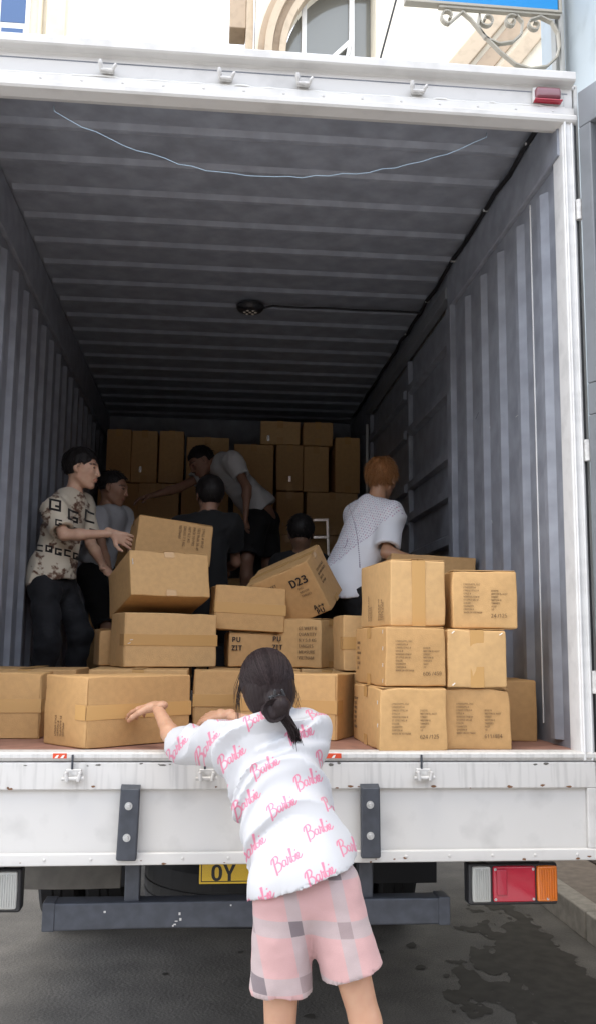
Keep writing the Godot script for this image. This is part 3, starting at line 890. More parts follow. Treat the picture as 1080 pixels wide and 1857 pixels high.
		for i in 7:
			part(tl, "flute", rbox(Vector3(0.003, 0.104, 0.004), 0.001), M.lens_clear, Vector3(-s * (0.092 + i * 0.008), 0.002, 0.0475))
			part(tl, "flute", rbox(Vector3(0.003, 0.104, 0.004), 0.001), M.lens_amber, Vector3(s * (0.093 + i * 0.0088), 0.002, 0.0475))
		for p in [Vector2(-0.068, 0.052), Vector2(0.068, 0.052), Vector2(-0.068, -0.048), Vector2(0.068, -0.048), Vector2(0.119, -0.048), Vector2(-0.116, 0.052)]:
			part(tl, "screw", bolt_mesh(), M.galvanised, Vector3(p.x * s, p.y, 0.044), down * Basis.from_scale(Vector3(0.28, 0.35, 0.28)))
		part(tl, "mount", rbox(Vector3(0.20, 0.03, 0.05), 0.004), M.lamp_black, Vector3(0, 0.084, 0))
	# number plate
	var pl := part(t, "number_plate", rbox(Vector3(0.344, 0.165, 0.006), 0.003), M.plate_yellow, Vector3(0.0, 0.872, -0.10))
	part(pl, "rim", rbox(Vector3(0.330, 0.003, 0.003), 0.001), M.ink_black, Vector3(0, -0.074, 0.0025))
	part(pl, "rim", rbox(Vector3(0.003, 0.150, 0.003), 0.001), M.ink_black, Vector3(-0.164, 0.0, 0.0025))
	part(pl, "characters", words("0Y", 0.076, true), M.ink_black, Vector3(-0.132, -0.046, 0.0032))
	part(pl, "plate_holder", rbox(Vector3(0.30, 0.20, 0.02), 0.004), M.under_black, Vector3(0, 0.02, -0.016))
	# guard plate over the left wheel, wheels, axle
	part(t, "wheel_guard", rbox(Vector3(0.36, 0.26, 0.012), 0.004, 3, 0.0, 0.003, 8), M.plate_grey, Vector3(-0.645, 0.835, -0.40))
	part(t, "wheel_guard", rbox(Vector3(0.36, 0.20, 0.012), 0.004, 3, 0.0, 0.003, 9), M.under_black, Vector3(0.645, 0.96, -0.60))
	var tyre := lathe([Vector2(0.20, -0.10), Vector2(0.30, -0.115), Vector2(0.375, -0.11), Vector2(0.40, -0.09), Vector2(0.405, -0.03), Vector2(0.398, -0.028), Vector2(0.398, -0.018), Vector2(0.405, -0.016), Vector2(0.405, 0.016), Vector2(0.398, 0.018), Vector2(0.398, 0.028), Vector2(0.405, 0.03), Vector2(0.40, 0.09), Vector2(0.375, 0.11), Vector2(0.30, 0.115), Vector2(0.20, 0.10)], 40)
	var rim_ := lathe([Vector2(0.0, -0.02), Vector2(0.06, -0.02), Vector2(0.08, -0.06), Vector2(0.16, -0.07), Vector2(0.205, -0.10), Vector2(0.205, 0.10), Vector2(0.16, 0.02), Vector2(0.0, 0.02)], 28)
	for x in [-0.97, -0.71, 0.71, 0.97]:
		for zz in [-2.62]:
			var wh := part(t, "wheel", rim_, M.under_black, Vector3(x, 0.405, zz), Basis(Vector3.BACK, PI * 0.5))
			part(wh, "tyre", tyre, M.rubber)
	part(t, "axle", tube([Vector3(-0.7, 0.405, -2.62), Vector3(-0.2, 0.405, -2.62), Vector3(0.2, 0.405, -2.62), Vector3(0.7, 0.405, -2.62)], [0.07, 0.08, 0.08, 0.07], 12), M.under_black)
	part(t, "axle_casing", lathe([Vector2(0, -0.16), Vector2(0.12, -0.12), Vector2(0.2, 0.0), Vector2(0.12, 0.12), Vector2(0, 0.16)], 18), M.under_black, Vector3(0, 0.42, -2.62), down)
	part(t, "spare_carrier", rbox(Vector3(0.30, 0.06, 0.9), 0.02), M.under_black, Vector3(0.0, 0.80, -0.80))
	var sw := part(t, "spare_wheel", rim_, M.under_black, Vector3(0.0, 0.64, -0.85))
	part(sw, "tyre", tyre, M.rubber)
	for s in [-1.0, 1.0]:
		part(t, "mud_flap", rbox(Vector3(0.56, 0.66, 0.012), 0.004, 4, 0.0, 0.006, 12), M.rubber, Vector3(s * 0.84, 0.66, -1.95))
		part(t, "leaf_spring", tube([Vector3(s * 0.47, 0.78, -1.85), Vector3(s * 0.47, 0.60, -2.25), Vector3(s * 0.47, 0.52, -2.62), Vector3(s * 0.47, 0.60, -3.0), Vector3(s * 0.47, 0.78, -3.4)], [0.025, 0.035, 0.055, 0.035, 0.025], 6), M.under_black)
	part(t, "air_tank", tube([Vector3(0.62, 0.80, -1.2), Vector3(0.62, 0.80, -1.26), Vector3(0.62, 0.80, -1.74), Vector3(0.62, 0.80, -1.8)], [0.05, 0.12, 0.12, 0.05], 14), M.under_black)
	part(t, "exhaust_pipe", tube([Vector3(-0.56, 0.72, -0.55), Vector3(-0.56, 0.74, -0.8), Vector3(-0.55, 0.80, -1.3), Vector3(-0.50, 0.82, -3.4)], 0.04, 10), M.steel_dark)
	part(t, "brake_hose", tube([Vector3(0.2, 0.92, -0.6), Vector3(0.28, 0.78, -0.62), Vector3(0.40, 0.76, -0.7), Vector3(0.55, 0.86, -0.8)], 0.012, 6), M.rubber)
	for x in [-0.95, 0.95]:
		var wf := part(t, "wheel", rim_, M.under_black, Vector3(x, 0.405, -6.1), Basis(Vector3.BACK, PI * 0.5))
		part(wf, "tyre", tyre, M.rubber)
	# cab beyond the hold
	var cb := part(t, "cab", rbox(Vector3(2.15, 2.05, 1.6), 0.12), M.white_paint, Vector3(0, 1.62, -6.58))
	part(cb, "windscreen", rbox(Vector3(1.9, 0.75, 0.03), 0.01), M.window_grey, Vector3(0, 0.4, -0.80))
	# ---- wiring and lamp on the ceiling -------------------------------------
	var cp := []
	for i in 26:
		var zz := -0.16 - i * 0.2
		cp.append(Vector3(1.158 - 0.012 * absf(sin(i * 1.7)), 3.770 - 0.018 * absf(sin(i * 0.9)), zz))
	var wire := part(t, "ceiling_cable", tube(cp, 0.012, 6), M.black_cable)
	for i in 6:
		part(wire, "clip", rbox(Vector3(0.03, 0.012, 0.016), 0.003), M.galvanised, Vector3(1.152, 3.757, -0.3 - i * 0.62))
	var lamp := part(t, "dome_lamp", lathe([Vector2(0.0, -0.028), Vector2(0.055, -0.026), Vector2(0.075, -0.018), Vector2(0.088, 0.0), Vector2(0.09, 0.014), Vector2(0.0, 0.014)], 26), M.lamp_black, Vector3(0.055, 3.752, -2.40))
	for i in 7:
		var a := TAU * i / 6.0
		part(lamp, "diode", lathe([Vector2(0.0, -0.006), Vector2(0.008, -0.004), Vector2(0.010, 0.0)], 8), M.glint_diode_white, Vector3(0 if i == 6 else cos(a) * 0.035, -0.027, 0 if i == 6 else sin(a) * 0.035))
	var lp := [Vector3(0.14, 3.757, -2.395)]
	for i in 11:
		lp.append(Vector3(0.20 + i * 0.095, 3.752 - 0.003 * sin(i * 1.3), -2.345 + 0.004 * cos(i)))
	lp.append(Vector3(1.158, 3.76, -2.34))
	part(t, "lamp_cable", tube(lp, 0.007, 6), M.black_cable)

# ============================ cartons ========================================
# seam: "top" (flaps and tape on top, tape tails on the ends of the seam), "front" (carton lies on its side, flaps towards the viewer)
# along: axis the seam runs along, "x" or "z"
var carton_no := 0
func carton(label: String, group: String, at: Vector3, yaw: float, size: Vector3, o := {}) -> Node3D:
	carton_no += 1
	var t := thing("cardboard_box", label, "box", at, group)
	t.basis = Basis(Vector3.UP, deg_to_rad(yaw)) * Basis(Vector3.RIGHT, deg_to_rad(o.get("pitch", 0.0))) * Basis(Vector3.BACK, deg_to_rad(o.get("roll", 0.0)))
	var far: bool = o.get("far", false)
	var cm: Material = M["cardboard_%d" % o.get("tone", carton_no % 4)]
	var h := size * 0.5
	part(t, "body", rbox(size, 0.006, 2 if far else 7, o.get("bulge", 0.004), 0.003 if far else 0.0032, carton_no, 0.0 if far else 0.002 + 0.0025 * (carton_no % 3)), cm, Vector3(0, h.y, 0))
	var seam: String = o.get("seam", "top")
	var along: String = o.get("along", "x" if size.x > size.z else "z")
	var th := 0.0026
	if seam == "front":
		for s in [-1.0, 1.0]:
			part(t, "flap", rbox(Vector3(size.x - 0.012, h.y - 0.006, th), 0.001, 4, 0.0, 0.0012, carton_no), cm, Vector3(0, h.y + s * (h.y * 0.5 - 0.0005), h.z + o.get("bulge", 0.004) * 0.55 + th * 0.5), Basis(Vector3.RIGHT, s * -0.006))
		part(t, "tape", rbox(Vector3(size.x + 0.004, 0.052, 0.0012), 0.0005, 4, 0.0, 0.0006, carton_no), M.packing_tape, Vector3(0, h.y, h.z + o.get("bulge", 0.004) * 0.6 + th + 0.0018))
		for s in [-1.0, 1.0]:
			part(t, "tape_tail", rbox(Vector3(0.0012, 0.052, 0.065), 0.0005), M.packing_tape, Vector3(s * (h.x + 0.0032), h.y, h.z - 0.030))
	else:
		if not far:
			for s in [-1.0, 1.0]:
				var fs := Vector3(size.x - 0.012, th, h.z - 0.006) if along == "x" else Vector3(h.x - 0.006, th, size.z - 0.012)
				var fp := Vector3(0, size.y + 0.0016, s * h.z * 0.5) if along == "x" else Vector3(s * h.x * 0.5, size.y + 0.0016, 0)
				part(t, "flap", rbox(fs, 0.001), cm, fp)
		var tw := 0.052
		var ts := Vector3(size.x, 0.0012, tw) if along == "x" else Vector3(tw, 0.0012, size.z)
		part(t, "tape", rbox(ts, 0.0005), M.packing_tape, Vector3(0, size.y + 0.0042, 0))
		for s in [-1.0, 1.0]:
			for e in [0, 1]:
				var tl: float = o.get("tail", 0.055)
				var y: float = size.y - tl * 0.5 if e == 0 else tl * 0.5
				var p := Vector3(s * (h.x + 0.0035), y, 0) if along == "x" else Vector3(0, y, s * (h.z + 0.0035))
				var sz := Vector3(0.0012, tl, tw) if along == "x" else Vector3(tw, tl, 0.0012)
				part(t, "tape_tail", rbox(sz, 0.0005, 2, 0.0, 0.0005), M.packing_tape, p)
	return t

const COLUMN_A := "LYNDIS/PPS, ISLZ\nLYNDIS/PS #\nLYNDIS STYLE #\nSTYLE #\nVENDOR ITEM #\nST STYLE SKU #\nCOLOR\nQUANTITY\nCARTON #\nMADE IN VIETNAM"
const COLUMN_B := "\n810276\nWEFT/W-B, AGST\nSTREET\nWEFT/W-B\nTANGIES\nAGST\n10\n"

func face_frame(t: Node3D, size: Vector3, face: String) -> Transform3D:
	var h := size * 0.5
	match face:
		"front": return Transform3D(Basis.IDENTITY, Vector3(0, h.y, h.z + 0.0062))
		"left": return Transform3D(Basis(Vector3.UP, -PI * 0.5), Vector3(-h.x - 0.0062, h.y, 0))
		"right": return Transform3D(Basis(Vector3.UP, PI * 0.5), Vector3(h.x + 0.0062, h.y, 0))
		"bottom": return Transform3D(Basis(Vector3.RIGHT, PI * 0.5), Vector3(0, -0.0062, 0))
	return Transform3D(Basis.IDENTITY, Vector3(0, h.y, h.z))

func print_on(t: Node3D, size: Vector3, face: String, called: String, text: String, s: float, at: Vector2, turn := 0.0, bold := false, ink := "print_ink"):
	var f := face_frame(t, size, face)
	part(t, called, words(text, s, bold), M[ink], f * Vector3(at.x, at.y, 0), f.basis * Basis(Vector3.BACK, deg_to_rad(turn)))

func shipping_print(t: Node3D, size: Vector3, face: String, number: String, sx := 0.0, sy := 0.0):
	print_on(t, size, face, "printed_text", COLUMN_A, 0.0082, Vector2(-0.082 + sx, 0.004 + sy))
	print_on(t, size, face, "printed_text", COLUMN_B, 0.0082, Vector2(0.022 + sx, 0.004 + sy))
	print_on(t, size, face, "handwritten_number", number, 0.018, Vector2(0.020 + sx, -0.060 + sy), 1.5, false, "print_ink")

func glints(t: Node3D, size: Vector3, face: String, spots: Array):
	# pale chips painted in as glints of clear tape along an edge
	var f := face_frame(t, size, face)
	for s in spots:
		part(t, "tape_glint", rbox(Vector3(0.014, 0.0045, 0.0015), 0.0006), M.glint_diode_white, f * Vector3(s.x, s.y, 0.001), f.basis * Basis(Vector3.BACK, deg_to_rad(s.z)) * Basis(Vector3.RIGHT, -0.7))

func build_boxes():
	var g1 := "cartons stacked at the right end of the sill"
	var g2 := "cartons in a row along the sill"
	var g3 := "cartons heaped in the middle of the hold"
	var g4 := "cartons stacked at the front wall of the hold"
	var g5 := "cartons filling the second row on the floor"
	var s: Vector3
	var b: Node3D
	# ---- right stack --------------------------------------------------------
	s = Vector3(0.246, 0.218, 0.45)
	b = carton("bottom box of the inner printed stack, numbered 624, on the sill", g1, Vector3(0.562, 1.25, -0.246), 3.0, s, {"tone": 0, "along": "x", "tail": 0.04})
	shipping_print(b, s, "front", "624 /125")
	print_on(b, s, "left", "printed_text", "LYNDIS/PPS\nSTYLE #\nVENDOR\nITEM #\nCOLOR\nQTY\nCARTON", 0.013, Vector2(-0.19, 0.0))
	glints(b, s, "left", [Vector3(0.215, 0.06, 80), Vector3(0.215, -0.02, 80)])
	s = Vector3(0.242, 0.216, 0.45)
	b = carton("bottom box of the outer printed stack, numbered 611, on the sill", g1, Vector3(0.826, 1.25, -0.285), -1.5, s, {"tone": 3, "along": "x", "tail": 0.04})
	shipping_print(b, s, "front", "611/484")
	s = Vector3(0.19, 0.236, 0.45)
	b = carton("plain box on the hold floor tucked between the printed stack and the ribbed wall", g1, Vector3(1.050, 1.25, -0.585), 1.0, s, {"tone": 3, "along": "x", "tail": 0.03})
	s = Vector3(0.226, 0.212, 0.447)
	b = carton("middle box of the inner printed stack, numbered 606", g1, Vector3(0.566, 1.4742, -0.256), 5.0, s, {"tone": 1, "along": "x", "tail": 0.04})
	shipping_print(b, s, "front", "606 /459", 0.004)
	print_on(b, s, "left", "printed_text", "LYNDIS\nSTYLE\nVENDOR\nITEM\nCOLOR\nQTY", 0.014, Vector2(-0.17, 0.0))
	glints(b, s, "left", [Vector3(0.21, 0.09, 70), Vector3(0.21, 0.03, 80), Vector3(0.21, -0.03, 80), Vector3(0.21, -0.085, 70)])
	s = Vector3(0.222, 0.208, 0.45)
	b = carton("unprinted box with two tape tails on its end, between two printed boxes", g1, Vector3(0.812, 1.4722, -0.275), 1.0, s, {"tone": 2, "along": "z", "tail": 0.075})
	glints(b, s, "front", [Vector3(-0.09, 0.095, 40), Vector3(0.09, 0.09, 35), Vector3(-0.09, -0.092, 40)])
	s = Vector3(0.210, 0.243, 0.44)
	b = carton("top box of the inner printed stack with a broad tape band and sideways print", g1, Vector3(0.588, 1.6922, -0.300), 5.0, s, {"tone": 2, "along": "z", "tail": 0.236})
	print_on(b, s, "left", "printed_text", "STYLE # 8102\nSIZE RUN\nPACK 10 PRS\nNET 6.2 KG", 0.014, Vector2(0.10, -0.10), 90.0)
	print_on(b, s, "left", "printed_text", "WEFT/W-B AGST\nTANGIES\nVIETNAM", 0.014, Vector2(-0.06, -0.10), 90.0)
	s = Vector3(0.243, 0.213, 0.45)
	b = carton("top box of the outer printed stack, overhanging the taped box below", g1, Vector3(0.868, 1.6862, -0.295), -3.0, s, {"tone": 0, "along": "x", "tail": 0.04})
	shipping_print(b, s, "front", "24 /125")
	# boxes behind the right stack
	s = Vector3(0.44, 0.282, 0.42)
	carton("lower box of the pair behind the printed stack, against the side door", g5, Vector3(0.935, 1.25, -1.42), 0.0, s, {"far": true})
	carton("upper box of the pair behind the printed stack, under the carried box", g5, Vector3(0.932, 1.5382, -1.42), 1.0, s, {"far": true})
	s = Vector3(0.43, 0.225, 0.30)
	b = carton("box being set down behind the printed stack by the person with orange hair", g3, Vector3(0.955, 1.8445, -1.40), -6.0, s, {"tone": 3, "roll": -3.0, "seam": "front"})
	# ---- row along the sill -------------------------------------------------
	s = Vector3(0.425, 0.255, 0.235)
	b = carton("plain box turned slantwise on the sill beside the printed stack", g2, Vector3(0.205, 1.25, -0.56), -26.0, s, {"tone": 0, "seam": "front"})
	s = Vector3(0.46, 0.255, 0.24)
	b = carton("plain box behind the woman's reaching hand, next to the angled box", g2, Vector3(0.012, 1.25, -0.915), 0.0, s, {"tone": 1, "seam": "front"})
	s = Vector3(0.47, 0.250, 0.27)
	b = carton("long box turned cornerwise on the sill under the woman's left hand", g2, Vector3(-0.491, 1.25, -0.318), 41.0, s, {"tone": 3, "seam": "front"})
	print_on(b, s, "left", "printed_text", "LYNDIS STYLE\nWEFT/W-B\nQUANTITY 10\nVIETNAM", 0.012, Vector2(-0.02, -0.09), 90.0)
	s = Vector3(0.355, 0.250, 0.26)
	b = carton("plain box at the left end of the sill against the ribbed wall", g2, Vector3(-0.975, 1.25, -0.56), 0.0, s, {"tone": 1, "seam": "front"})
	# second row on the floor, which carries the heap
	for p in [[-0.93, -0.98, "beside the left wall"], [-0.46, -1.06, "under the lowest long box of the heap"], [0.06, -1.36, "under the box with two symbols"], [0.40, -1.33, "under the printed box of the heap"]]:
		s = Vector3(0.43, 0.255, 0.44) if p[0] < 0.3 else Vector3(0.235, 0.255, 0.42)
		carton("half hidden box on the hold floor " + p[2], g5, Vector3(p[0], 1.25, p[1]), 0.0, s, {"far": true})
	carton("half hidden box on the hold floor behind the first long box", g5, Vector3(-0.46, 1.25, -1.52), 0.0, Vector3(0.43, 0.255, 0.42), {"far": true})
	s = Vector3(0.26, 0.255, 0.36)
	carton("half hidden box on the hold floor behind the inner printed stack", g5, Vector3(0.535, 1.25, -0.79), 0.0, s, {"far": true})
	s = Vector3(0.25, 0.235, 0.32)
	carton("box with a pale upper flap peeping out left of the printed stack", g3, Vector3(0.530, 1.5113, -0.78), 0.0, s, {"tone": 2, "seam": "front"})
	# ---- the heap -----------------------------------------------------------
	s = Vector3(0.445, 0.246, 0.24)
	b = carton("long box at the bottom of the heap, under the tipped box", g3, Vector3(-0.372, 1.5113, -1.18), 20.0, s, {"tone": 2, "seam": "front"})
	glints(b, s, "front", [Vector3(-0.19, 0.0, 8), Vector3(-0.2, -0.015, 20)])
	s = Vector3(0.17, 0.172, 0.26)
	b = carton("small box with dark symbols standing behind the heap's bottom box", g3, Vector3(-0.625, 1.5113, -1.40), 12.0, s, {"tone": 3, "tail": 0.03})
	print_on(b, s, "front", "printed_mark", "ZIT", 0.03, Vector2(0.03, -0.05), 90.0, true, "mark_ink")
	s = Vector3(0.395, 0.222, 0.40)
	b = carton("tipped box leaning back on the heap with its underside showing", g3, Vector3(-0.405, 1.790, -1.335), 20.0, s, {"tone": 0, "pitch": -15.0, "tail": 0.03})
	print_on(b, s, "bottom", "printed_mark", "ZIT", 0.030, Vector2(-0.09, -0.12), 180.0, true, "mark_ink")
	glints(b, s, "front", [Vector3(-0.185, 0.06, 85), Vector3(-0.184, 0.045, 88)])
	s = Vector3(0.405, 0.225, 0.28)
	b = carton("box held by the boy on top of the heap with upright lines of print", g3, Vector3(-0.392, 2.03, -1.74), 14.0, s, {"tone": 1, "roll": -6.0, "pitch": -6.0, "tail": 0.03})
	print_on(b, s, "front", "printed_text", "STYLE # 8102\nSIZE RUN 36-41\nPACK 10 PRS\nNET 6.2 KG\nGROSS 7.1 KG\nVIETNAM", 0.018, Vector2(0.085, 0.09), -90.0)
	s = Vector3(0.250, 0.160, 0.24)
	b = carton("low box with two black symbols under the plain box of the heap", g3, Vector3(0.055, 1.5113, -1.36), 4.0, s, {"tone": 3, "tail": 0.03})
	print_on(b, s, "front", "printed_mark", "PU", 0.034, Vector2(-0.112, 0.03 + 0.020), 0.0, true, "mark_ink")
	print_on(b, s, "front", "printed_mark", "ZIT", 0.034, Vector2(-0.112, 0.03 - 0.020), 0.0, true, "mark_ink")
	print_on(b, s, "front", "printed_mark", "PU", 0.034, Vector2(0.085, 0.035 + 0.020), 0.0, true, "mark_ink")
	print_on(b, s, "front", "printed_mark", "ZIT", 0.034, Vector2(0.085, 0.035 - 0.020), 0.0, true, "mark_ink")
	s = Vector3(0.345, 0.216, 0.24)
	b = carton("plain box with a level seam resting on the symbol box, right of the tipped box", g3, Vector3(0.022, 1.6825, -1.34), 6.0, s, {"tone": 1, "roll": -2.5, "seam": "front"})
	s = Vector3(0.235, 0.232, 0.225)
	b = carton("printed box standing cornerwise under the tilted box", g3, Vector3(0.330, 1.5113, -1.30), -30.0, s, {"tone": 0, "tail": 0.03})
	print_on(b, s, "front", "printed_text", "GS WEFT-B\nQUANTITY\nN.Y 5.8 KG\nTANGIES\nMEASURE\nVIETNAM", 0.020, Vector2(0.0, 0.0))
	s = Vector3(0.36, 0.27, 0.27)
	b = carton("tilted box marked D23 toppling off the printed box", g3, Vector3(0.330, 1.782, -1.40), -20.0, s, {"tone": 3, "pitch": 24.0, "roll": 23.0, "tail": 0.03})
	print_on(b, s, "front", "printed_code", "D23", 0.056, Vector2(0.045, 0.060), 0.0, true, "mark_ink")
	print_on(b, s, "front", "printed_text", "8102\nWEFT/W\nTANGIES", 0.014, Vector2(0.075, 0.005))
	print_on(b, s, "front", "printed_text", "LYNDIS STREET", 0.020, Vector2(-0.16, 0.085), 0.0, true)
	print_on(b, s, "front", "printed_text", "STYLE # 8102-AGST", 0.014, Vector2(-0.15, 0.025))
	print_on(b, s, "front", "printed_text", "WEFT/W-B\nQUANTITY 10\nMEASURE\nVIETNAM", 0.020, Vector2(-0.16, -0.06))
	print_on(b, s, "front", "printed_mark", "A++", 0.034, Vector2(0.10, -0.092), 0.0, true, "mark_ink")
	print_on(b, s, "front", "printed_mark", "PU", 0.034, Vector2(0.105, -0.118), 0.0, true, "mark_ink")
	print_on(b, s, "right", "printed_text", "STYLE # 8102-AGST\nWEFT/W-B TANGIES\nPACK 10\nVIETNAM", 0.016, Vector2(-0.09, 0.03))
	# ---- stacks at the far end ----------------------------------------------
	var zf := -4.55
	var row := func(y0: float, items: Array, where: String):
		for it in items:
			var sz := Vector3(it[1] - it[0] - 0.008, it[2], 0.42)
			var bb := carton("dim box %s, %s of the far stack" % [it[3], where], g4, Vector3((it[0] + it[1]) * 0.5, y0, zf + rng.randf_range(-0.03, 0.03)), rng.randf_range(-2.5, 2.5), sz, {"far": true, "along": "z", "tail": 0.06})
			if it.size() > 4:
				part(bb, "tape_glint", rbox(Vector3(0.022, 0.05, 0.002), 0.001), M.glint_foil, Vector3(it[4], sz.y * 0.25, 0.218))  # bright metal chip standing in for a tape glint
	row.call(1.25, [[-1.14, -0.72, 0.48, "first against the left wall"], [-0.72, -0.48, 0.48, "second from the left wall"], [-0.48, 0.12, 0.48, "behind the leaning person"], [0.12, 0.56, 0.48, "beyond the tilted box"], [0.56, 1.10, 0.48, "next to the side door"]], "floor course")
	row.call(1.7365, [[-1.12, -0.70, 0.42, "first against the left wall"], [-0.70, -0.28, 0.42, "second from the left wall"], [-0.28, 0.14, 0.42, "behind the leaning person"], [0.14, 0.55, 0.42, "beyond the tilted box"], [0.55, 1.08, 0.42, "next to the side door"]], "second course")
	row.call(2.1630, [[-1.10, -0.78, 0.36, "first against the left wall"], [-0.78, -0.42, 0.36, "behind the crouching person"], [-0.42, -0.02, 0.36, "behind the leaning person"], [0.36, 0.60, 0.36, "with a bright metal tape glint", 0.02], [0.62, 1.06, 0.36, "next to the side door"]], "third course")
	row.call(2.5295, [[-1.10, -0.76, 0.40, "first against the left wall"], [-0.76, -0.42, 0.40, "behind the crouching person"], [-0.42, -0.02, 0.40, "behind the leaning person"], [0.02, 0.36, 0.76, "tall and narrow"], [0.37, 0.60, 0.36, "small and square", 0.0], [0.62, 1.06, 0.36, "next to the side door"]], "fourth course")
	row.call(2.9360, [[-1.04, -0.83, 0.44, "upright against the left wall"], [-0.83, -0.61, 0.44, "upright, second from the wall", -0.03], [-0.61, -0.40, 0.44, "upright beside the leaning head"], [-0.38, -0.02, 0.40, "behind the leaning head"]], "top course")
	row.call(2.8960, [[0.37, 0.60, 0.39, "upright with a bright metal tape glint", 0.0], [0.60, 0.82, 0.39, "upright and narrow"], [0.86, 1.08, 0.48, "reddish and upright"]], "upper course")
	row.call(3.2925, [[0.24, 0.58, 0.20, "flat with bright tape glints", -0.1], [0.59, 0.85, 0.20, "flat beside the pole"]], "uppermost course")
	# tape strips on one far box, bright metal standing in for their glare
	var lt := thing("tape_glare_loop", "loop of tape on a dim far box, its glare given by bright metal", "tape", Vector3(0.70, 2.30, -4.26))
	part(lt, "strip", rbox(Vector3(0.022, 0.36, 0.004), 0.002), M.glint_foil, Vector3(0.10, 0.18, 0), Basis(Vector3.BACK, 0.04))
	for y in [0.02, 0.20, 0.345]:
		part(lt, "strip", rbox(Vector3(0.13, 0.022, 0.004), 0.002), M.glint_foil, Vector3(0.04, y, 0.002), Basis(Vector3.BACK, rng.randf_range(-0.08, 0.08)))
	# what the leaning person stands on
	s = Vector3(0.60, 0.245, 0.5)
	carton("dim lower box that the leaning person stands on", g4, Vector3(0.19, 1.25, -3.5), 0.0, s, {"far": true})
	carton("dim upper box that the leaning person stands on", g4, Vector3(0.19, 1.502, -3.5), 2.0, s, {"far": true})

# ============================ figures ========================================
# A body is a set of tapered capsules and ellipsoids joined by a smooth minimum on a grid and meshed as surface nets.
# shape = [kind, a, b, ra, rb, k, flat direction, flat factor]; kind 0 capsule, 1 ellipsoid (a centre, b radii, flat = Basis), 2 carved capsule,
# 3 capsule with a square-cut far end, 4 carved ellipsoid
func cap(a: Vector3, b: Vector3, ra: float, rb: float, k := 0.02, flat_ := Vector3.ZERO, s := 1.0) -> Array:
	return [0, a, b, ra, rb, k, flat_, s]

func tub(a: Vector3, b: Vector3, ra: float, rb: float, k := 0.02, flat_ := Vector3.ZERO, s := 1.0) -> Array:
	return [3, a, b, ra, rb, k, flat_, s]

func ell(c: Vector3, r: Vector3, basis_ := Basis.IDENTITY, k := 0.015) -> Array:
	return [1, c, r, 0.0, 0.0, k, basis_, 1.0]

func hole(a: Vector3, b: Vector3, ra: float, rb: float, k := 0.004) -> Array:
	return [2, a, b, ra, rb, k, Vector3.ZERO, 1.0]

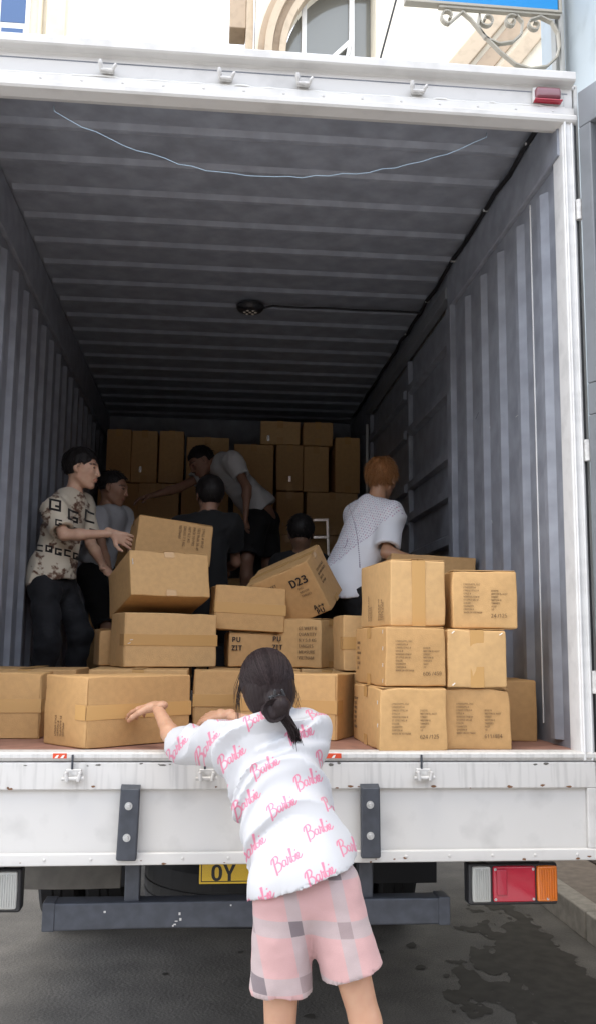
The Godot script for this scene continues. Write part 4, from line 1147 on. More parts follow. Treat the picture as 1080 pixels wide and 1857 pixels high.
func net(shapes: Array, c: float, post = null) -> Dictionary:
	var lo := Vector3.ONE * 1e9
	var hi := -lo
	for s in shapes:
		if s[0] == 2 or s[0] == 4:
			continue
		var r: float = maxf(s[3], s[4]) if s[0] != 1 else maxf(s[2].x, maxf(s[2].y, s[2].z))
		var e: Vector3 = s[1] if s[0] == 1 else s[2]
		lo = lo.min(s[1] - Vector3.ONE * r).min(e - Vector3.ONE * r)
		hi = hi.max(s[1] + Vector3.ONE * r).max(e + Vector3.ONE * r)
	lo -= Vector3.ONE * (c * 3.0 + 0.012)
	hi += Vector3.ONE * (c * 3.0 + 0.012)
	var nx := int((hi.x - lo.x) / c) + 1
	var ny := int((hi.y - lo.y) / c) + 1
	var nz := int((hi.z - lo.z) / c) + 1
	var g := PackedFloat32Array()
	g.resize(nx * ny * nz)
	g.fill(0.2)
	for s in shapes:
		var kind: int = s[0]
		var a: Vector3 = s[1]
		var b: Vector3 = s[2]
		var ra: float = s[3]
		var rb: float = s[4]
		var k: float = s[5]
		var fac: float = s[7]
		var r: float = maxf(ra, rb)
		var e := b
		if kind == 1 or kind == 4:
			r = maxf(b.x, maxf(b.y, b.z))
			e = a
		var m := r + k + c * 2.5
		var i0 := ((a.min(e) - Vector3.ONE * m - lo) / c).floor()
		var i1 := ((a.max(e) + Vector3.ONE * m - lo) / c).ceil()
		var x0 := maxi(0, int(i0.x)); var x1 := mini(nx, int(i1.x) + 1)
		var y0 := maxi(0, int(i0.y)); var y1 := mini(ny, int(i1.y) + 1)
		var z0 := maxi(0, int(i0.z)); var z1 := mini(nz, int(i1.z) + 1)
		var ab := b - a
		var inv := 1.0 / maxf(ab.length_squared(), 1e-9)
		var ln := ab.length()
		var fl := Vector3.ZERO
		var inv_b := Basis.IDENTITY
		if kind == 1 or kind == 4:
			inv_b = (s[6] as Basis).inverse()
		else:
			fl = s[6]
		var minr := minf(b.x, minf(b.y, b.z))
		for z in range(z0, z1):
			for y in range(y0, y1):
				var row := (z * ny + y) * nx
				for x in range(x0, x1):
					var p := Vector3(lo.x + x * c, lo.y + y * c, lo.z + z * c)
					var d := 0.0
					if kind == 1 or kind == 4:
						var q := inv_b * (p - a)
						var k0 := (q / b).length()
						var k1 := (q / (b * b)).length()
						d = k0 * (k0 - 1.0) / k1 if k1 > 1e-6 else -minr
					else:
						var tt := (p - a).dot(ab) * inv
						var t := clampf(tt, 0.0, 1.0)
						var o := p - a - ab * t
						if fac != 1.0:
							o += fl * (o.dot(fl) * (fac - 1.0))
						d = o.length() - lerpf(ra, rb, t)
						if kind == 3:
							d = maxf(d, (tt - 1.0) * ln)
					var old := g[row + x]
					if kind == 2 or kind == 4:
						var h2 := maxf(k - absf(old + d), 0.0)
						g[row + x] = maxf(old, -d) + h2 * h2 * 0.25 / k
					else:
						var h := maxf(k - absf(old - d), 0.0)
						g[row + x] = minf(old, d) - h * h * 0.25 / k
	if post != null:
		for z in nz:
			for y in ny:
				var row := (z * ny + y) * nx
				for x in nx:
					if absf(g[row + x]) < 0.06:
						g[row + x] = post.call(Vector3(lo.x + x * c, lo.y + y * c, lo.z + z * c), g[row + x])
	# surface nets
	var verts := PackedVector3Array()
	var norms := PackedVector3Array()
	var idx := PackedInt32Array()
	var id := PackedInt32Array()
	id.resize(nx * ny * nz)
	id.fill(-1)
	var sy := nx
	var sz := nx * ny
	for z in nz - 1:
		for y in ny - 1:
			var row := (z * ny + y) * nx
			for x in nx - 1:
				var i := row + x
				var v0 := g[i]
				if absf(v0) > c * 4.0:
					continue
				var v1 := g[i + 1]; var v2 := g[i + sy]; var v3 := g[i + sy + 1]
				var v4 := g[i + sz]; var v5 := g[i + sz + 1]; var v6 := g[i + sz + sy]; var v7 := g[i + sz + sy + 1]
				var n := int(v0 < 0) + int(v1 < 0) + int(v2 < 0) + int(v3 < 0) + int(v4 < 0) + int(v5 < 0) + int(v6 < 0) + int(v7 < 0)
				if n == 0 or n == 8:
					continue
				var sum := Vector3.ZERO
				var cnt := 0
				if (v0 < 0) != (v1 < 0): sum += Vector3(v0 / (v0 - v1), 0, 0); cnt += 1
				if (v2 < 0) != (v3 < 0): sum += Vector3(v2 / (v2 - v3), 1, 0); cnt += 1
				if (v4 < 0) != (v5 < 0): sum += Vector3(v4 / (v4 - v5), 0, 1); cnt += 1
				if (v6 < 0) != (v7 < 0): sum += Vector3(v6 / (v6 - v7), 1, 1); cnt += 1
				if (v0 < 0) != (v2 < 0): sum += Vector3(0, v0 / (v0 - v2), 0); cnt += 1
				if (v1 < 0) != (v3 < 0): sum += Vector3(1, v1 / (v1 - v3), 0); cnt += 1
				if (v4 < 0) != (v6 < 0): sum += Vector3(0, v4 / (v4 - v6), 1); cnt += 1
				if (v5 < 0) != (v7 < 0): sum += Vector3(1, v5 / (v5 - v7), 1); cnt += 1
				if (v0 < 0) != (v4 < 0): sum += Vector3(0, 0, v0 / (v0 - v4)); cnt += 1
				if (v1 < 0) != (v5 < 0): sum += Vector3(1, 0, v1 / (v1 - v5)); cnt += 1
				if (v2 < 0) != (v6 < 0): sum += Vector3(0, 1, v2 / (v2 - v6)); cnt += 1
				if (v3 < 0) != (v7 < 0): sum += Vector3(1, 1, v3 / (v3 - v7)); cnt += 1
				id[i] = verts.size()
				verts.append(lo + (Vector3(x, y, z) + sum / cnt) * c)
				norms.append(Vector3(v1 + v3 + v5 + v7 - v0 - v2 - v4 - v6, v2 + v3 + v6 + v7 - v0 - v1 - v4 - v5, v4 + v5 + v6 + v7 - v0 - v1 - v2 - v3).normalized())
	for z in range(1, nz - 1):
		for y in range(1, ny - 1):
			var row := (z * ny + y) * nx
			for x in range(1, nx - 1):
				var i := row + x
				if id[i] < 0:
					continue
				var s0 := g[i] < 0
				if s0 != (g[i + 1] < 0):
					quad_ids(idx, id[i - sy - sz], id[i - sz], id[i], id[i - sy], s0)
				if s0 != (g[i + sy] < 0):
					quad_ids(idx, id[i - 1 - sz], id[i - 1], id[i], id[i - sz], s0)
				if s0 != (g[i + sz] < 0):
					quad_ids(idx, id[i - 1 - sy], id[i - sy], id[i], id[i - 1], s0)
	return {"v": verts, "n": norms, "i": idx}

func quad_ids(idx: PackedInt32Array, a: int, b: int, c: int, d: int, inside_first: bool):
	if a < 0 or b < 0 or c < 0 or d < 0:
		return
	if inside_first:
		idx.append_array(PackedInt32Array([a, c, b, a, d, c]))
	else:
		idx.append_array(PackedInt32Array([a, b, c, a, c, d]))

func join(dst: Dictionary, src: Dictionary):
	var off: int = dst.v.size()
	dst.v.append_array(src.v)
	dst.n.append_array(src.n)
	for k in src.i:
		dst.i.append(k + off)

func garment(parent: Node3D, called: String, d: Dictionary, material: Material, uv_of = null) -> MeshInstance3D:
	var uv = null
	if uv_of != null:
		uv = PackedVector2Array()
		for p in d.v:
			uv.append(uv_of.call(p))
	return part(parent, called, indexed(d.v, d.n, d.i, null, uv), material)

# ---- hands -------------------------------------------------------------------
func hand_shapes(wrist: Vector3, tip: Vector3, palm: Vector3, side: float, curl: float, sc := 1.0) -> Array:
	# palm = direction the palm faces; side = +1 when the thumb lies on dir x palm
	var d := (tip - wrist).normalized()
	var pn := (palm - d * palm.dot(d)).normalized()
	var across := d.cross(pn).normalized() * side
	var o := []
	var base := wrist
	o.append(cap(wrist - d * 0.03 * sc, wrist + d * 0.012 * sc, 0.025 * sc, 0.024 * sc, 0.012, pn, 1.35))
	for i in 4:
		var u := (i - 1.5) / 1.5
		o.append(cap(wrist + d * 0.012 * sc + across * 0.010 * u * sc * -1.0, wrist + d * 0.078 * sc - across * 0.028 * u * sc, 0.015 * sc, 0.0125 * sc, 0.012))
	var lens := [0.072, 0.080, 0.075, 0.060]
	for i in 4:
		var u := (i - 1.5) / 1.5
		var k := wrist + d * (0.082 - 0.006 * absf(u)) * sc - across * 0.030 * u * sc
		var dd := (d - across * 0.10 * u).normalized()
		var ang := curl * (0.45 + 0.08 * i)
		var p := k
		for j in 3:
			var a := ang * (j + 0.6)
			var q: Vector3 = p + (dd * cos(a) + pn * sin(a)) * lens[i] * sc * [0.46, 0.31, 0.25][j]
			o.append(cap(p, q, (0.0095 - 0.0010 * j) * sc, (0.0088 - 0.0012 * j) * sc, 0.003))
			p = q
	var t0 := wrist + d * 0.022 * sc + across * 0.018 * sc
	var t1 := t0 + (d * 0.55 + across * 0.75 + pn * 0.25).normalized() * 0.042 * sc
	var t2 := t1 + (d * 0.85 + across * 0.35 + pn * 0.35 * (0.4 + curl)).normalized() * 0.034 * sc
	var t3 := t2 + (d * 0.95 + across * 0.05 + pn * 0.45 * (0.4 + curl)).normalized() * 0.026 * sc
	o.append(cap(t0, t1, 0.017 * sc, 0.012 * sc, 0.010))
	o.append(cap(t1, t2, 0.0115 * sc, 0.010 * sc, 0.004))
	o.append(cap(t2, t3, 0.010 * sc, 0.008 * sc, 0.004))
	return o

# ---- heads -------------------------------------------------------------------
func head_shapes(H: Transform3D, s: float) -> Array:
	var o := []
	var B := H.basis
	var e := func(c: Vector3, r: Vector3, k := 0.012): o.append(ell(H * (c * s), r * s, B, k))
	var q := func(a: Vector3, b: Vector3, ra: float, rb: float, k := 0.008): o.append(cap(H * (a * s), H * (b * s), ra * s, rb * s, k))
	e.call(Vector3(0, 0.025, -0.018), Vector3(0.076, 0.088, 0.096), 0.02)
	e.call(Vector3(0, -0.035, 0.032), Vector3(0.058, 0.078, 0.062), 0.03)
	q.call(Vector3(-0.045, -0.055, 0.0), Vector3(-0.012, -0.098, 0.062), 0.020, 0.016, 0.02)
	q.call(Vector3(0.045, -0.055, 0.0), Vector3(0.012, -0.098, 0.062), 0.020, 0.016, 0.02)
	e.call(Vector3(0, -0.098, 0.068), Vector3(0.018, 0.014, 0.016), 0.014)
	e.call(Vector3(0, 0.026, 0.076), Vector3(0.050, 0.012, 0.012), 0.014)
	q.call(Vector3(0, 0.010, 0.090), Vector3(0, -0.030, 0.104), 0.0075, 0.0115, 0.010)
	q.call(Vector3(-0.012, -0.033, 0.094), Vector3(0.012, -0.033, 0.094), 0.009, 0.009, 0.006)
	e.call(Vector3(-0.036, -0.022, 0.066), Vector3(0.022, 0.022, 0.018), 0.014)
	e.call(Vector3(0.036, -0.022, 0.066), Vector3(0.022, 0.022, 0.018), 0.014)
	o.append([4, H * (Vector3(-0.030, 0.006, 0.098) * s), Vector3(0.017, 0.011, 0.014) * s, 0.0, 0.0, 0.010, B, 1.0])
	o.append([4, H * (Vector3(0.030, 0.006, 0.098) * s), Vector3(0.017, 0.011, 0.014) * s, 0.0, 0.0, 0.010, B, 1.0])
	e.call(Vector3(-0.030, 0.006, 0.076), Vector3(0.013, 0.0095, 0.012), 0.004)
	e.call(Vector3(0.030, 0.006, 0.076), Vector3(0.013, 0.0095, 0.012), 0.004)
	e.call(Vector3(0, -0.058, 0.091), Vector3(0.022, 0.006, 0.009), 0.005)
	e.call(Vector3(0, -0.070, 0.089), Vector3(0.019, 0.007, 0.009), 0.005)
	for sd in [-1.0, 1.0]:
		e.call(Vector3(sd * 0.079, -0.004, -0.008), Vector3(0.009, 0.031, 0.019), 0.006)
		o.append([4, H * (Vector3(sd * 0.088, -0.002, -0.004) * s), Vector3(0.006, 0.018, 0.010) * s, 0.0, 0.0, 0.004, B, 1.0])
		e.call(Vector3(sd * 0.078, -0.030, 0.002), Vector3(0.007, 0.009, 0.008), 0.004)
	return o

func skin_colour(p: Vector3, H: Transform3D, s: float, base: Color) -> Color:
	var q := H.affine_inverse() * p / s
	var c := base
	if q.z > 0.05 and absf(q.y) < 0.13 and absf(q.x) < 0.08:
		var lip := Vector2(q.x / 0.024, (q.y + 0.064) / 0.0125).length()
		if lip < 1.0 and q.z > 0.08:
			c = Color(base.r * 0.86, base.g * 0.66, base.b * 0.66)
		var ax := absf(q.x)
		if Vector2((ax - 0.030) / 0.0125, (q.y - 0.006) / 0.0048).length() < 1.0:
			c = Color(0.02, 0.014, 0.012)
		elif Vector2((ax - 0.033) / 0.021, (q.y - 0.0275 + absf(ax - 0.03) * 0.15) / 0.0042).length() < 1.0:
			c = Color(0.03, 0.02, 0.017)
	return c

func hair_cap(H: Transform3D, s: float, o: Dictionary) -> Dictionary:
	var B := H.basis
	var puff: float = o.get("puff", 0.010)
	var shapes := [ell(H * (Vector3(0, 0.030, -0.020) * s), (Vector3(0.078, 0.090, 0.098) + Vector3.ONE * puff) * s, B, 0.01)]
	var inv := H.affine_inverse()
	var nape: float = o.get("nape", -0.075)
	var front: float = o.get("front", 0.060)
	var rough: float = o.get("rough", 0.005)
	var post := func(p: Vector3, d: float) -> float:
		var q: Vector3 = inv * p / s
		var line := lerpf(nape, front, smoothstep(-0.045, 0.075, q.z))
		if absf(q.x) > 0.06 and q.z > -0.03 and q.z < 0.03:
			line = maxf(line, 0.026 - 0.9 * maxf(0.0, 0.012 - q.z))
		if absf(q.x) > 0.05 and q.z > 0.03:
			line -= 0.02
		var dn := d + rough * (N1.get_noise_3d(q.x * 38.0, q.y * 16.0, q.z * 38.0))
		return maxf(dn, (line - q.y) * s + 0.003 * N2.get_noise_3d(q.x * 60.0, q.y * 60.0, q.z * 60.0))
	return net(shapes, o.get("cell", 0.005), post)

# short hairs lying over the cap, all joined in one mesh
func hair_tufts(H: Transform3D, s: float, count: int, len_: float, thick: float, seed_: int, nape := -0.06, front := 0.06) -> ArrayMesh:
	var r := RandomNumberGenerator.new()
	r.seed = seed_
	var t := Tris.new()
	var rad := Vector3(0.086, 0.099, 0.106)
	var made := 0
	while made < count:
		var d := Vector3(r.randfn(), r.randfn(), r.randfn()).normalized()
		var p := Vector3(0, 0.030, -0.020) + d * rad
		var line := lerpf(nape, front, smoothstep(-0.045, 0.075, p.z))
		if p.y < line + 0.012:
			continue
		made += 1
		var whorl := (Vector3(0.01, 0.12, -0.05) - p)
		var flow := -(whorl - d * whorl.dot(d)).normalized()
		flow = (flow + Vector3(r.randf_range(-0.5, 0.5), r.randf_range(-0.5, 0.2), r.randf_range(-0.5, 0.5))).normalized()
		var l := len_ * r.randf_range(0.6, 1.3)
		var a := p - d * 0.004
		var b := p + flow * l * 0.55 + d * l * 0.05
		var c := p + flow * l + d * l * r.randf_range(-0.12, 0.08)
		add_tube(t, [H * (a * s), H * (b * s), H * (c * s)], [thick, thick * 0.8, thick * 0.15], 3)
	return t.mesh()

# ---- whole figures -----------------------------------------------------------
func figure(label: String, J0: Dictionary, o: Dictionary) -> Dictionary:
	var base: Vector3 = o.base
	var root := thing("person", label, "person", base)
	var J := {}
	for k in J0:
		J[k] = J0[k] - base
	var fat: float = o.get("fat", 1.0)
	var cell: float = o.get("cell", CELL_BODY)
	var hs: float = o.get("head_scale", 1.0)
	var fwd: Vector3 = o.head_fwd.normalized()
	var up: Vector3 = o.get("head_up", Vector3.UP)
	up = (up - fwd * up.dot(fwd)).normalized()
	var H := Transform3D(Basis(up.cross(fwd), up, fwd), J.head)
	var chest: Vector3 = (J.shl + J.shr) * 0.5
	var spine: Vector3 = (chest - J.pelvis).normalized()
	var side: Vector3 = (J.shl - J.shr).normalized()
	var front: Vector3 = side.cross(spine).normalized()
	var hip_side: Vector3 = (J.hipl - J.hipr).normalized()
	var hip_front: Vector3 = hip_side.cross(Vector3.UP).normalized()
	var skin: Color = o.skin
	# -- the body itself
	var sh := [
		cap(J.neck - spine * 0.01, J.head - up * 0.05 * hs - fwd * 0.025 * hs, 0.050 * fat, 0.047, 0.03),
		cap(J.neck - spine * 0.02, J.shl, 0.052 * fat, 0.050 * fat, 0.04), cap(J.neck - spine * 0.02, J.shr, 0.052 * fat, 0.050 * fat, 0.04),
		cap(chest - spine * 0.04, J.pelvis, 0.115 * fat, 0.118 * fat, 0.05, front, 1.45),
		cap(J.hipl, J.hipr, 0.088 * fat, 0.088 * fat, 0.05),
	]
	for c in ["l", "r"]:
		sh.append(cap(J["sh" + c], J["el" + c], 0.044 * fat, 0.036 * fat, 0.03))
		sh.append(cap(J["el" + c], J["el" + c].lerp(J["wr" + c], 0.3), 0.036 * fat, 0.037 * fat, 0.02))
		sh.append(cap(J["el" + c].lerp(J["wr" + c], 0.3), J["wr" + c], 0.037 * fat, 0.024 * fat, 0.02))
		sh.append(cap(J["hip" + c], J["kn" + c], 0.080 * fat, 0.052 * fat, 0.04))
		var calf: Vector3 = J["kn" + c].lerp(J["an" + c], 0.3)
		sh.append(cap(J["kn" + c], calf, 0.050 * fat, 0.052 * fat, 0.02))
		sh.append(cap(calf, J["an" + c], 0.052 * fat, 0.034 * fat, 0.02))
	var body := net(sh, cell)
	join(body, net(head_shapes(H, hs) + [cap(J.neck, J.head - up * 0.05 * hs - fwd * 0.025 * hs, 0.048 * fat, 0.046, 0.02)], o.get("head_cell", 0.0045)))
	for c in ["l", "r"]:
		var sd := 1.0 if c == "l" else -1.0
		var w: Vector3 = J["wr" + c]
		var tip: Vector3 = J["tip" + c]
		var pm: Vector3 = o.get("palm" + c, Vector3.DOWN)
		join(body, net(hand_shapes(w, tip, pm, sd * o.get("thumb" + c, 1.0), o.get("curl" + c, 0.7), o.get("hand_scale", 0.95)), o.get("hand_cell", 0.0042)))
	var col := PackedColorArray()
	for p in body.v:
		var mt := 1.0 + 0.07 * N1.get_noise_3d(p.x * 30.0, p.y * 30.0, p.z * 30.0)
		var sc := skin_colour(p, H, hs, skin)
		col.append(Color(sc.r * mt, sc.g * mt * mt, sc.b * mt * mt))
	part(root, "body", indexed(body.v, body.n, body.i, col), M[o.get("skin_mat", "skin_a")])
	# -- tee shirt
	var loose: float = o.get("loose", 0.022)
	var hem_at: Vector3 = o.hem - base
	var hem_n: Vector3 = o.get("hem_n", -spine).normalized()
	var low: Vector3 = J.pelvis + hem_n * o.get("shirt_drop", 0.12)
	var ts := [
		cap(J.shl, J.shr, 0.060 * fat + loose * 0.5, 0.060 * fat + loose * 0.5, 0.04, front, 1.1),
		cap(J.neck - spine * 0.035, J.shl, 0.052 * fat + 0.010, 0.052 * fat + 0.012, 0.04), cap(J.neck - spine * 0.035, J.shr, 0.052 * fat + 0.010, 0.052 * fat + 0.012, 0.04),
		cap(chest - spine * 0.03, J.pelvis, 0.118 * fat + loose, 0.124 * fat + loose * 1.25, 0.05, front, o.get("shirt_flat", 1.32)),
		cap(J.pelvis, low, 0.124 * fat + loose * 1.25, 0.124 * fat + loose * o.get("flare", 1.6), 0.05, hip_front, o.get("shirt_flat", 1.32) * 0.95),
	]
	var cuffs := []
	for c in ["l", "r"]:
		var f: float = o.get("sleeve", 0.66)
		var a: Vector3 = J["sh" + c]
		var b: Vector3 = a.lerp(J["el" + c], f)
		var dd: Vector3 = (b - a).normalized()
		var rr: float = o.get("cuff", 0.070) * fat
		ts.append(tub(a, b, 0.060 * fat + loose * 0.5, rr, 0.045))
		cuffs.append(hole(b - dd * 0.035, b + dd * 0.03, rr - 0.026, rr - 0.023))
	var cuff_at := [cuffs[0][1], cuffs[1][1]]
	ts.append_array(cuffs)
	ts.append(hole(J.neck + spine * 0.015, J.neck + spine * 0.10, 0.062 * fat, 0.08 * fat, 0.006))
	ts.append_array(o.get("extra_shirt", []))
	var fold_n: FastNoiseLite = N1
	var amp: float = o.get("fold", 0.012)
	var fd: Vector3 = o.get("fold_dir", Vector3(0.5, 0.8, 0.2)).normalized()
	var fs := fd.cross(front).normalized()
	var waist: Vector3 = J.pelvis
	var wall_: float = o.get("cloth_cell", 0.011) * 3.2
	var post := func(p: Vector3, d: float) -> float:
		var q := p - waist
		var bend := 1.4 * N2.get_noise_3d(q.x * 2.2, q.y * 2.2, q.z * 2.2 + 9.0)
		var nn := 0.42 - 1.5 * absf(N2.get_noise_3d(q.dot(fd) * 2.4 + 11.0, q.dot(fs) * 8.5 + bend, q.dot(front) * 2.5))
		var n2 := N2.get_noise_3d(q.x * 5.0, q.y * 5.0, q.z * 5.0 + 5.0)
		var near := clampf((minf(p.distance_to(cuff_at[0]), p.distance_to(cuff_at[1])) - 0.06) / 0.08, 0.0, 1.0)
		var e := d - near * (amp * maxf(nn, -0.5) - amp * 0.5 * n2)
		var hd := (p - hem_at).dot(hem_n) + 0.006 * N2.get_noise_2d(q.dot(side) * 8.0, q.dot(front) * 8.0)
		if hd > -0.03:
			e = maxf(e, minf(-(e + wall_), 0.03 + hd))
		return maxf(e, hd)
	var tee_net := net(ts, o.get("cloth_cell", 0.011), post)
	var axis_c: Vector3 = J.pelvis
	var u0: float = o.get("uv_turn", 0.0)
	var tee_uv := func(p: Vector3) -> Vector2:
		var q := p - axis_c
		if o.has("uv_along"):
			return Vector2(0.5 + q.dot(o.uv_along) / 0.9, 1.0 - (q.dot(spine) + 0.25) / 0.9)
		var a := atan2(q.dot(side), q.dot(front) * 1.5) / TAU + u0
		return Vector2(a - floorf(a), 1.0 - (q.dot(spine) + 0.25) / 0.9)
	garment(root, "shirt", tee_net, M[o.tee], tee_uv)
	# -- trousers or shorts
	var ps := [cap(J.hipl, J.hipr, 0.100 * fat, 0.100 * fat, 0.05), cap((J.hipl + J.hipr) * 0.5, J.pelvis + spine * 0.04, 0.112 * fat, 0.112 * fat, 0.05, hip_front, 1.3)]
	ps.append_array(o.get("extra_pants", []))
	for c in ["l", "r"]:
		var lf: float = o.get("leg_len", 1.0)
		if lf < 1.0:
			var e: Vector3 = J["hip" + c].lerp(J["kn" + c], lf)
			var dd: Vector3 = (e - J["hip" + c]).normalized()
			ps.append(tub(J["hip" + c], e, 0.098 * fat, o.get("leg_r", 0.098) * fat, 0.03))
			ps.append(hole(e - dd * 0.012, e + dd * 0.04, o.get("leg_r", 0.098) * fat - 0.021, o.get("leg_r", 0.098) * fat - 0.018))
		else:
			ps.append(cap(J["hip" + c], J["kn" + c], 0.098 * fat, 0.078 * fat, 0.03))
			ps.append(tub(J["kn" + c], J["an" + c], 0.078 * fat, 0.066 * fat, 0.03))
	var pamp: float = o.get("pants_fold", 0.010)
	var pn := net(ps, o.get("pants_cell", 0.012), func(p: Vector3, d: float) -> float:
		return d + pamp * N1.get_noise_3d(p.x * 7.0 + 3.0, p.y * 9.0, p.z * 7.0))
	var mid: Vector3 = (J.hipl + J.hipr) * 0.5
	var pants_uv := func(p: Vector3) -> Vector2:
		var q := p - mid
		var a := atan2(q.dot(hip_side), q.dot(hip_front)) / TAU + u0
		return Vector2(a - floorf(a), -q.y)
	var leg_uv := func(p: Vector3) -> Vector2:
		# plaid runs straight down each leg: arc length round the leg it is on
		var c := "l" if (p - J.hipl).length_squared() < (p - J.hipr).length_squared() else "r"
		if p.y < mid.y - 0.12:
			c = "l" if (p - mid).dot(hip_side) > 0.0 + 0.0 else "r"
		var q := p - mid
		return Vector2((q.dot(hip_side) * 1.15 + (0.09 if q.dot(hip_front) > 0 else 0.0)) / 0.29, -q.y / 0.29)
	garment(root, "shorts" if o.get("leg_len", 1.0) < 1.0 else "trousers", pn, M[o.pants], leg_uv if o.get("plaid", false) else pants_uv)
	# -- shoes
	for c in ["l", "r"]:
		var an: Vector3 = J["an" + c]
		var toe_dir: Vector3 = o.get("toe_dir", hip_front)
		var gy := an.y - 0.075
		var foot := net([cap(Vector3(an.x, gy + 0.042, an.z) - toe_dir * 0.035, Vector3(an.x, gy + 0.034, an.z) + toe_dir * 0.14, 0.042, 0.034, 0.02), cap(an, Vector3(an.x, gy + 0.045, an.z), 0.040, 0.042, 0.02)], 0.010, func(p: Vector3, d: float) -> float:
			return maxf(d, gy + 0.001 - p.y))
		garment(root, "shoe", foot, M[o.get("shoe", "shoe_white")])
	# -- hair
	if o.has("hair"):
		var hr := part(root, "hair", null, M[o.hair])
		var hc := hair_cap(H, hs, o)
		var tuft := hair_tufts(H, hs, o.get("tufts", 260), o.get("tuft_len", 0.030), o.get("tuft_r", 0.0028), o.get("seed", 1), o.get("nape", -0.075) , o.get("front", 0.060))
		var am := indexed(hc.v, hc.n, hc.i)
		hr.mesh = am
		part(hr, "hair_tufts", tuft, M[o.hair + "_strand"]).set_meta("kind", "stuff")
	return {"root": root, "J": J, "H": H, "front": front, "side": side, "spine": spine}

# joints of the figures in metres
const J_WOMAN := {"head": Vector3(0.019, 1.496, 0.430), "neck": Vector3(0.033, 1.376, 0.470), "shl": Vector3(-0.091, 1.323, 0.430), "shr": Vector3(0.142, 1.363, 0.450), "pelvis": Vector3(0.123, 0.967, 0.620), "hipl": Vector3(0.061, 0.926, 0.620), "hipr": Vector3(0.191, 0.954, 0.620), "knl": Vector3(0.058, 0.560, 0.620), "knr": Vector3(0.282, 0.623, 0.680), "ell": Vector3(-0.256, 1.287, 0.150), "wrl": Vector3(-0.337, 1.398, -0.080), "tipl": Vector3(-0.423, 1.380, -0.170), "elr": Vector3(0.102, 1.331, 0.100), "wrr": Vector3(-0.101, 1.368, -0.080), "tipr": Vector3(-0.197, 1.346, -0.160), "anl": Vector3(0.050, 0.085, 0.700), "anr": Vector3(0.360, 0.085, 0.800)}
const J_BOY := {"head": Vector3(-0.892, 2.593, -1.950), "neck": Vector3(-0.938, 2.453, -1.970), "shl": Vector3(-0.919, 2.403, -2.120), "shr": Vector3(-1.009, 2.335, -1.800), "pelvis": Vector3(-1.043, 1.961, -1.970), "hipl": Vector3(-0.995, 1.931, -2.060), "hipr": Vector3(-1.061, 1.913, -1.880), "knl": Vector3(-0.877, 1.666, -2.050), "knr": Vector3(-1.010, 1.618, -1.800), "anl": Vector3(-0.920, 1.328, -2.120), "anr": Vector3(-1.062, 1.328, -1.920), "ell": Vector3(-0.845, 2.184, -2.080), "wrl": Vector3(-0.741, 2.029, -1.900), "tipl": Vector3(-0.686, 1.969, -1.820), "elr": Vector3(-0.946, 2.190, -1.740), "wrr": Vector3(-0.684, 2.200, -1.720), "tipr": Vector3(-0.570, 2.149, -1.700)}
const J_GREY := {"head": Vector3(-0.781, 2.591, -2.600), "neck": Vector3(-0.819, 2.465, -2.620), "shl": Vector3(-0.737, 2.422, -2.760), "shr": Vector3(-0.861, 2.377, -2.450), "pelvis": Vector3(-0.888, 2.088, -2.660), "hipl": Vector3(-0.847, 2.059, -2.740), "hipr": Vector3(-0.896, 2.039, -2.570), "knl": Vector3(-0.734, 1.744, -2.740), "knr": Vector3(-0.774, 1.722, -2.500), "anl": Vector3(-0.790, 1.328, -2.800), "anr": Vector3(-0.822, 1.328, -2.600), "ell": Vector3(-0.660, 2.201, -2.700), "wrl": Vector3(-0.571, 2.154, -2.550), "tipl": Vector3(-0.506, 2.133, -2.500), "elr": Vector3(-0.808, 2.164, -2.350), "wrr": Vector3(-0.741, 2.021, -2.200), "tipr": Vector3(-0.708, 1.969, -2.140)}
const J_LEAN := {"head": Vector3(-0.244, 2.945, -3.450), "neck": Vector3(-0.131, 2.949, -3.450), "shl": Vector3(-0.150, 2.922, -3.620), "shr": Vector3(-0.009, 2.919, -3.280), "pelvis": Vector3(0.208, 2.594, -3.500), "hipl": Vector3(0.255, 2.539, -3.580), "hipr": Vector3(0.171, 2.513, -3.400), "knl": Vector3(0.269, 2.226, -3.600), "knr": Vector3(0.103, 2.222, -3.360), "anl": Vector3(0.270, 1.835, -3.600), "anr": Vector3(0.100, 1.835, -3.420), "ell": Vector3(-0.403, 2.759, -3.520), "wrl": Vector3(-0.608, 2.676, -3.420), "tipl": Vector3(-0.691, 2.647, -3.380), "elr": Vector3(0.087, 2.722, -3.200), "wrr": Vector3(0.082, 2.540, -3.200), "tipr": Vector3(0.076, 2.453, -3.200)}
const J_BLACK := {"head": Vector3(-0.174, 2.497, -2.200), "neck": Vector3(-0.181, 2.377, -2.180), "shl": Vector3(-0.331, 2.291, -2.150), "shr": Vector3(-0.039, 2.314, -2.180), "pelvis": Vector3(-0.205, 1.902, -2.100), "hipl": Vector3(-0.273, 1.856, -2.100), "hipr": Vector3(-0.127, 1.858, -2.100), "knl": Vector3(-0.303, 1.626, -2.400), "knr": Vector3(-0.103, 1.628, -2.420), "anl": Vector3(-0.273, 1.328, -2.200), "anr": Vector3(-0.107, 1.328, -2.200), "ell": Vector3(-0.369, 2.101, -2.300), "wrl": Vector3(-0.301, 2.055, -2.550), "tipl": Vector3(-0.268, 2.054, -2.620), "elr": Vector3(-0.005, 2.108, -2.300), "wrr": Vector3(-0.077, 2.076, -2.550), "tipr": Vector3(-0.101, 2.078, -2.620)}
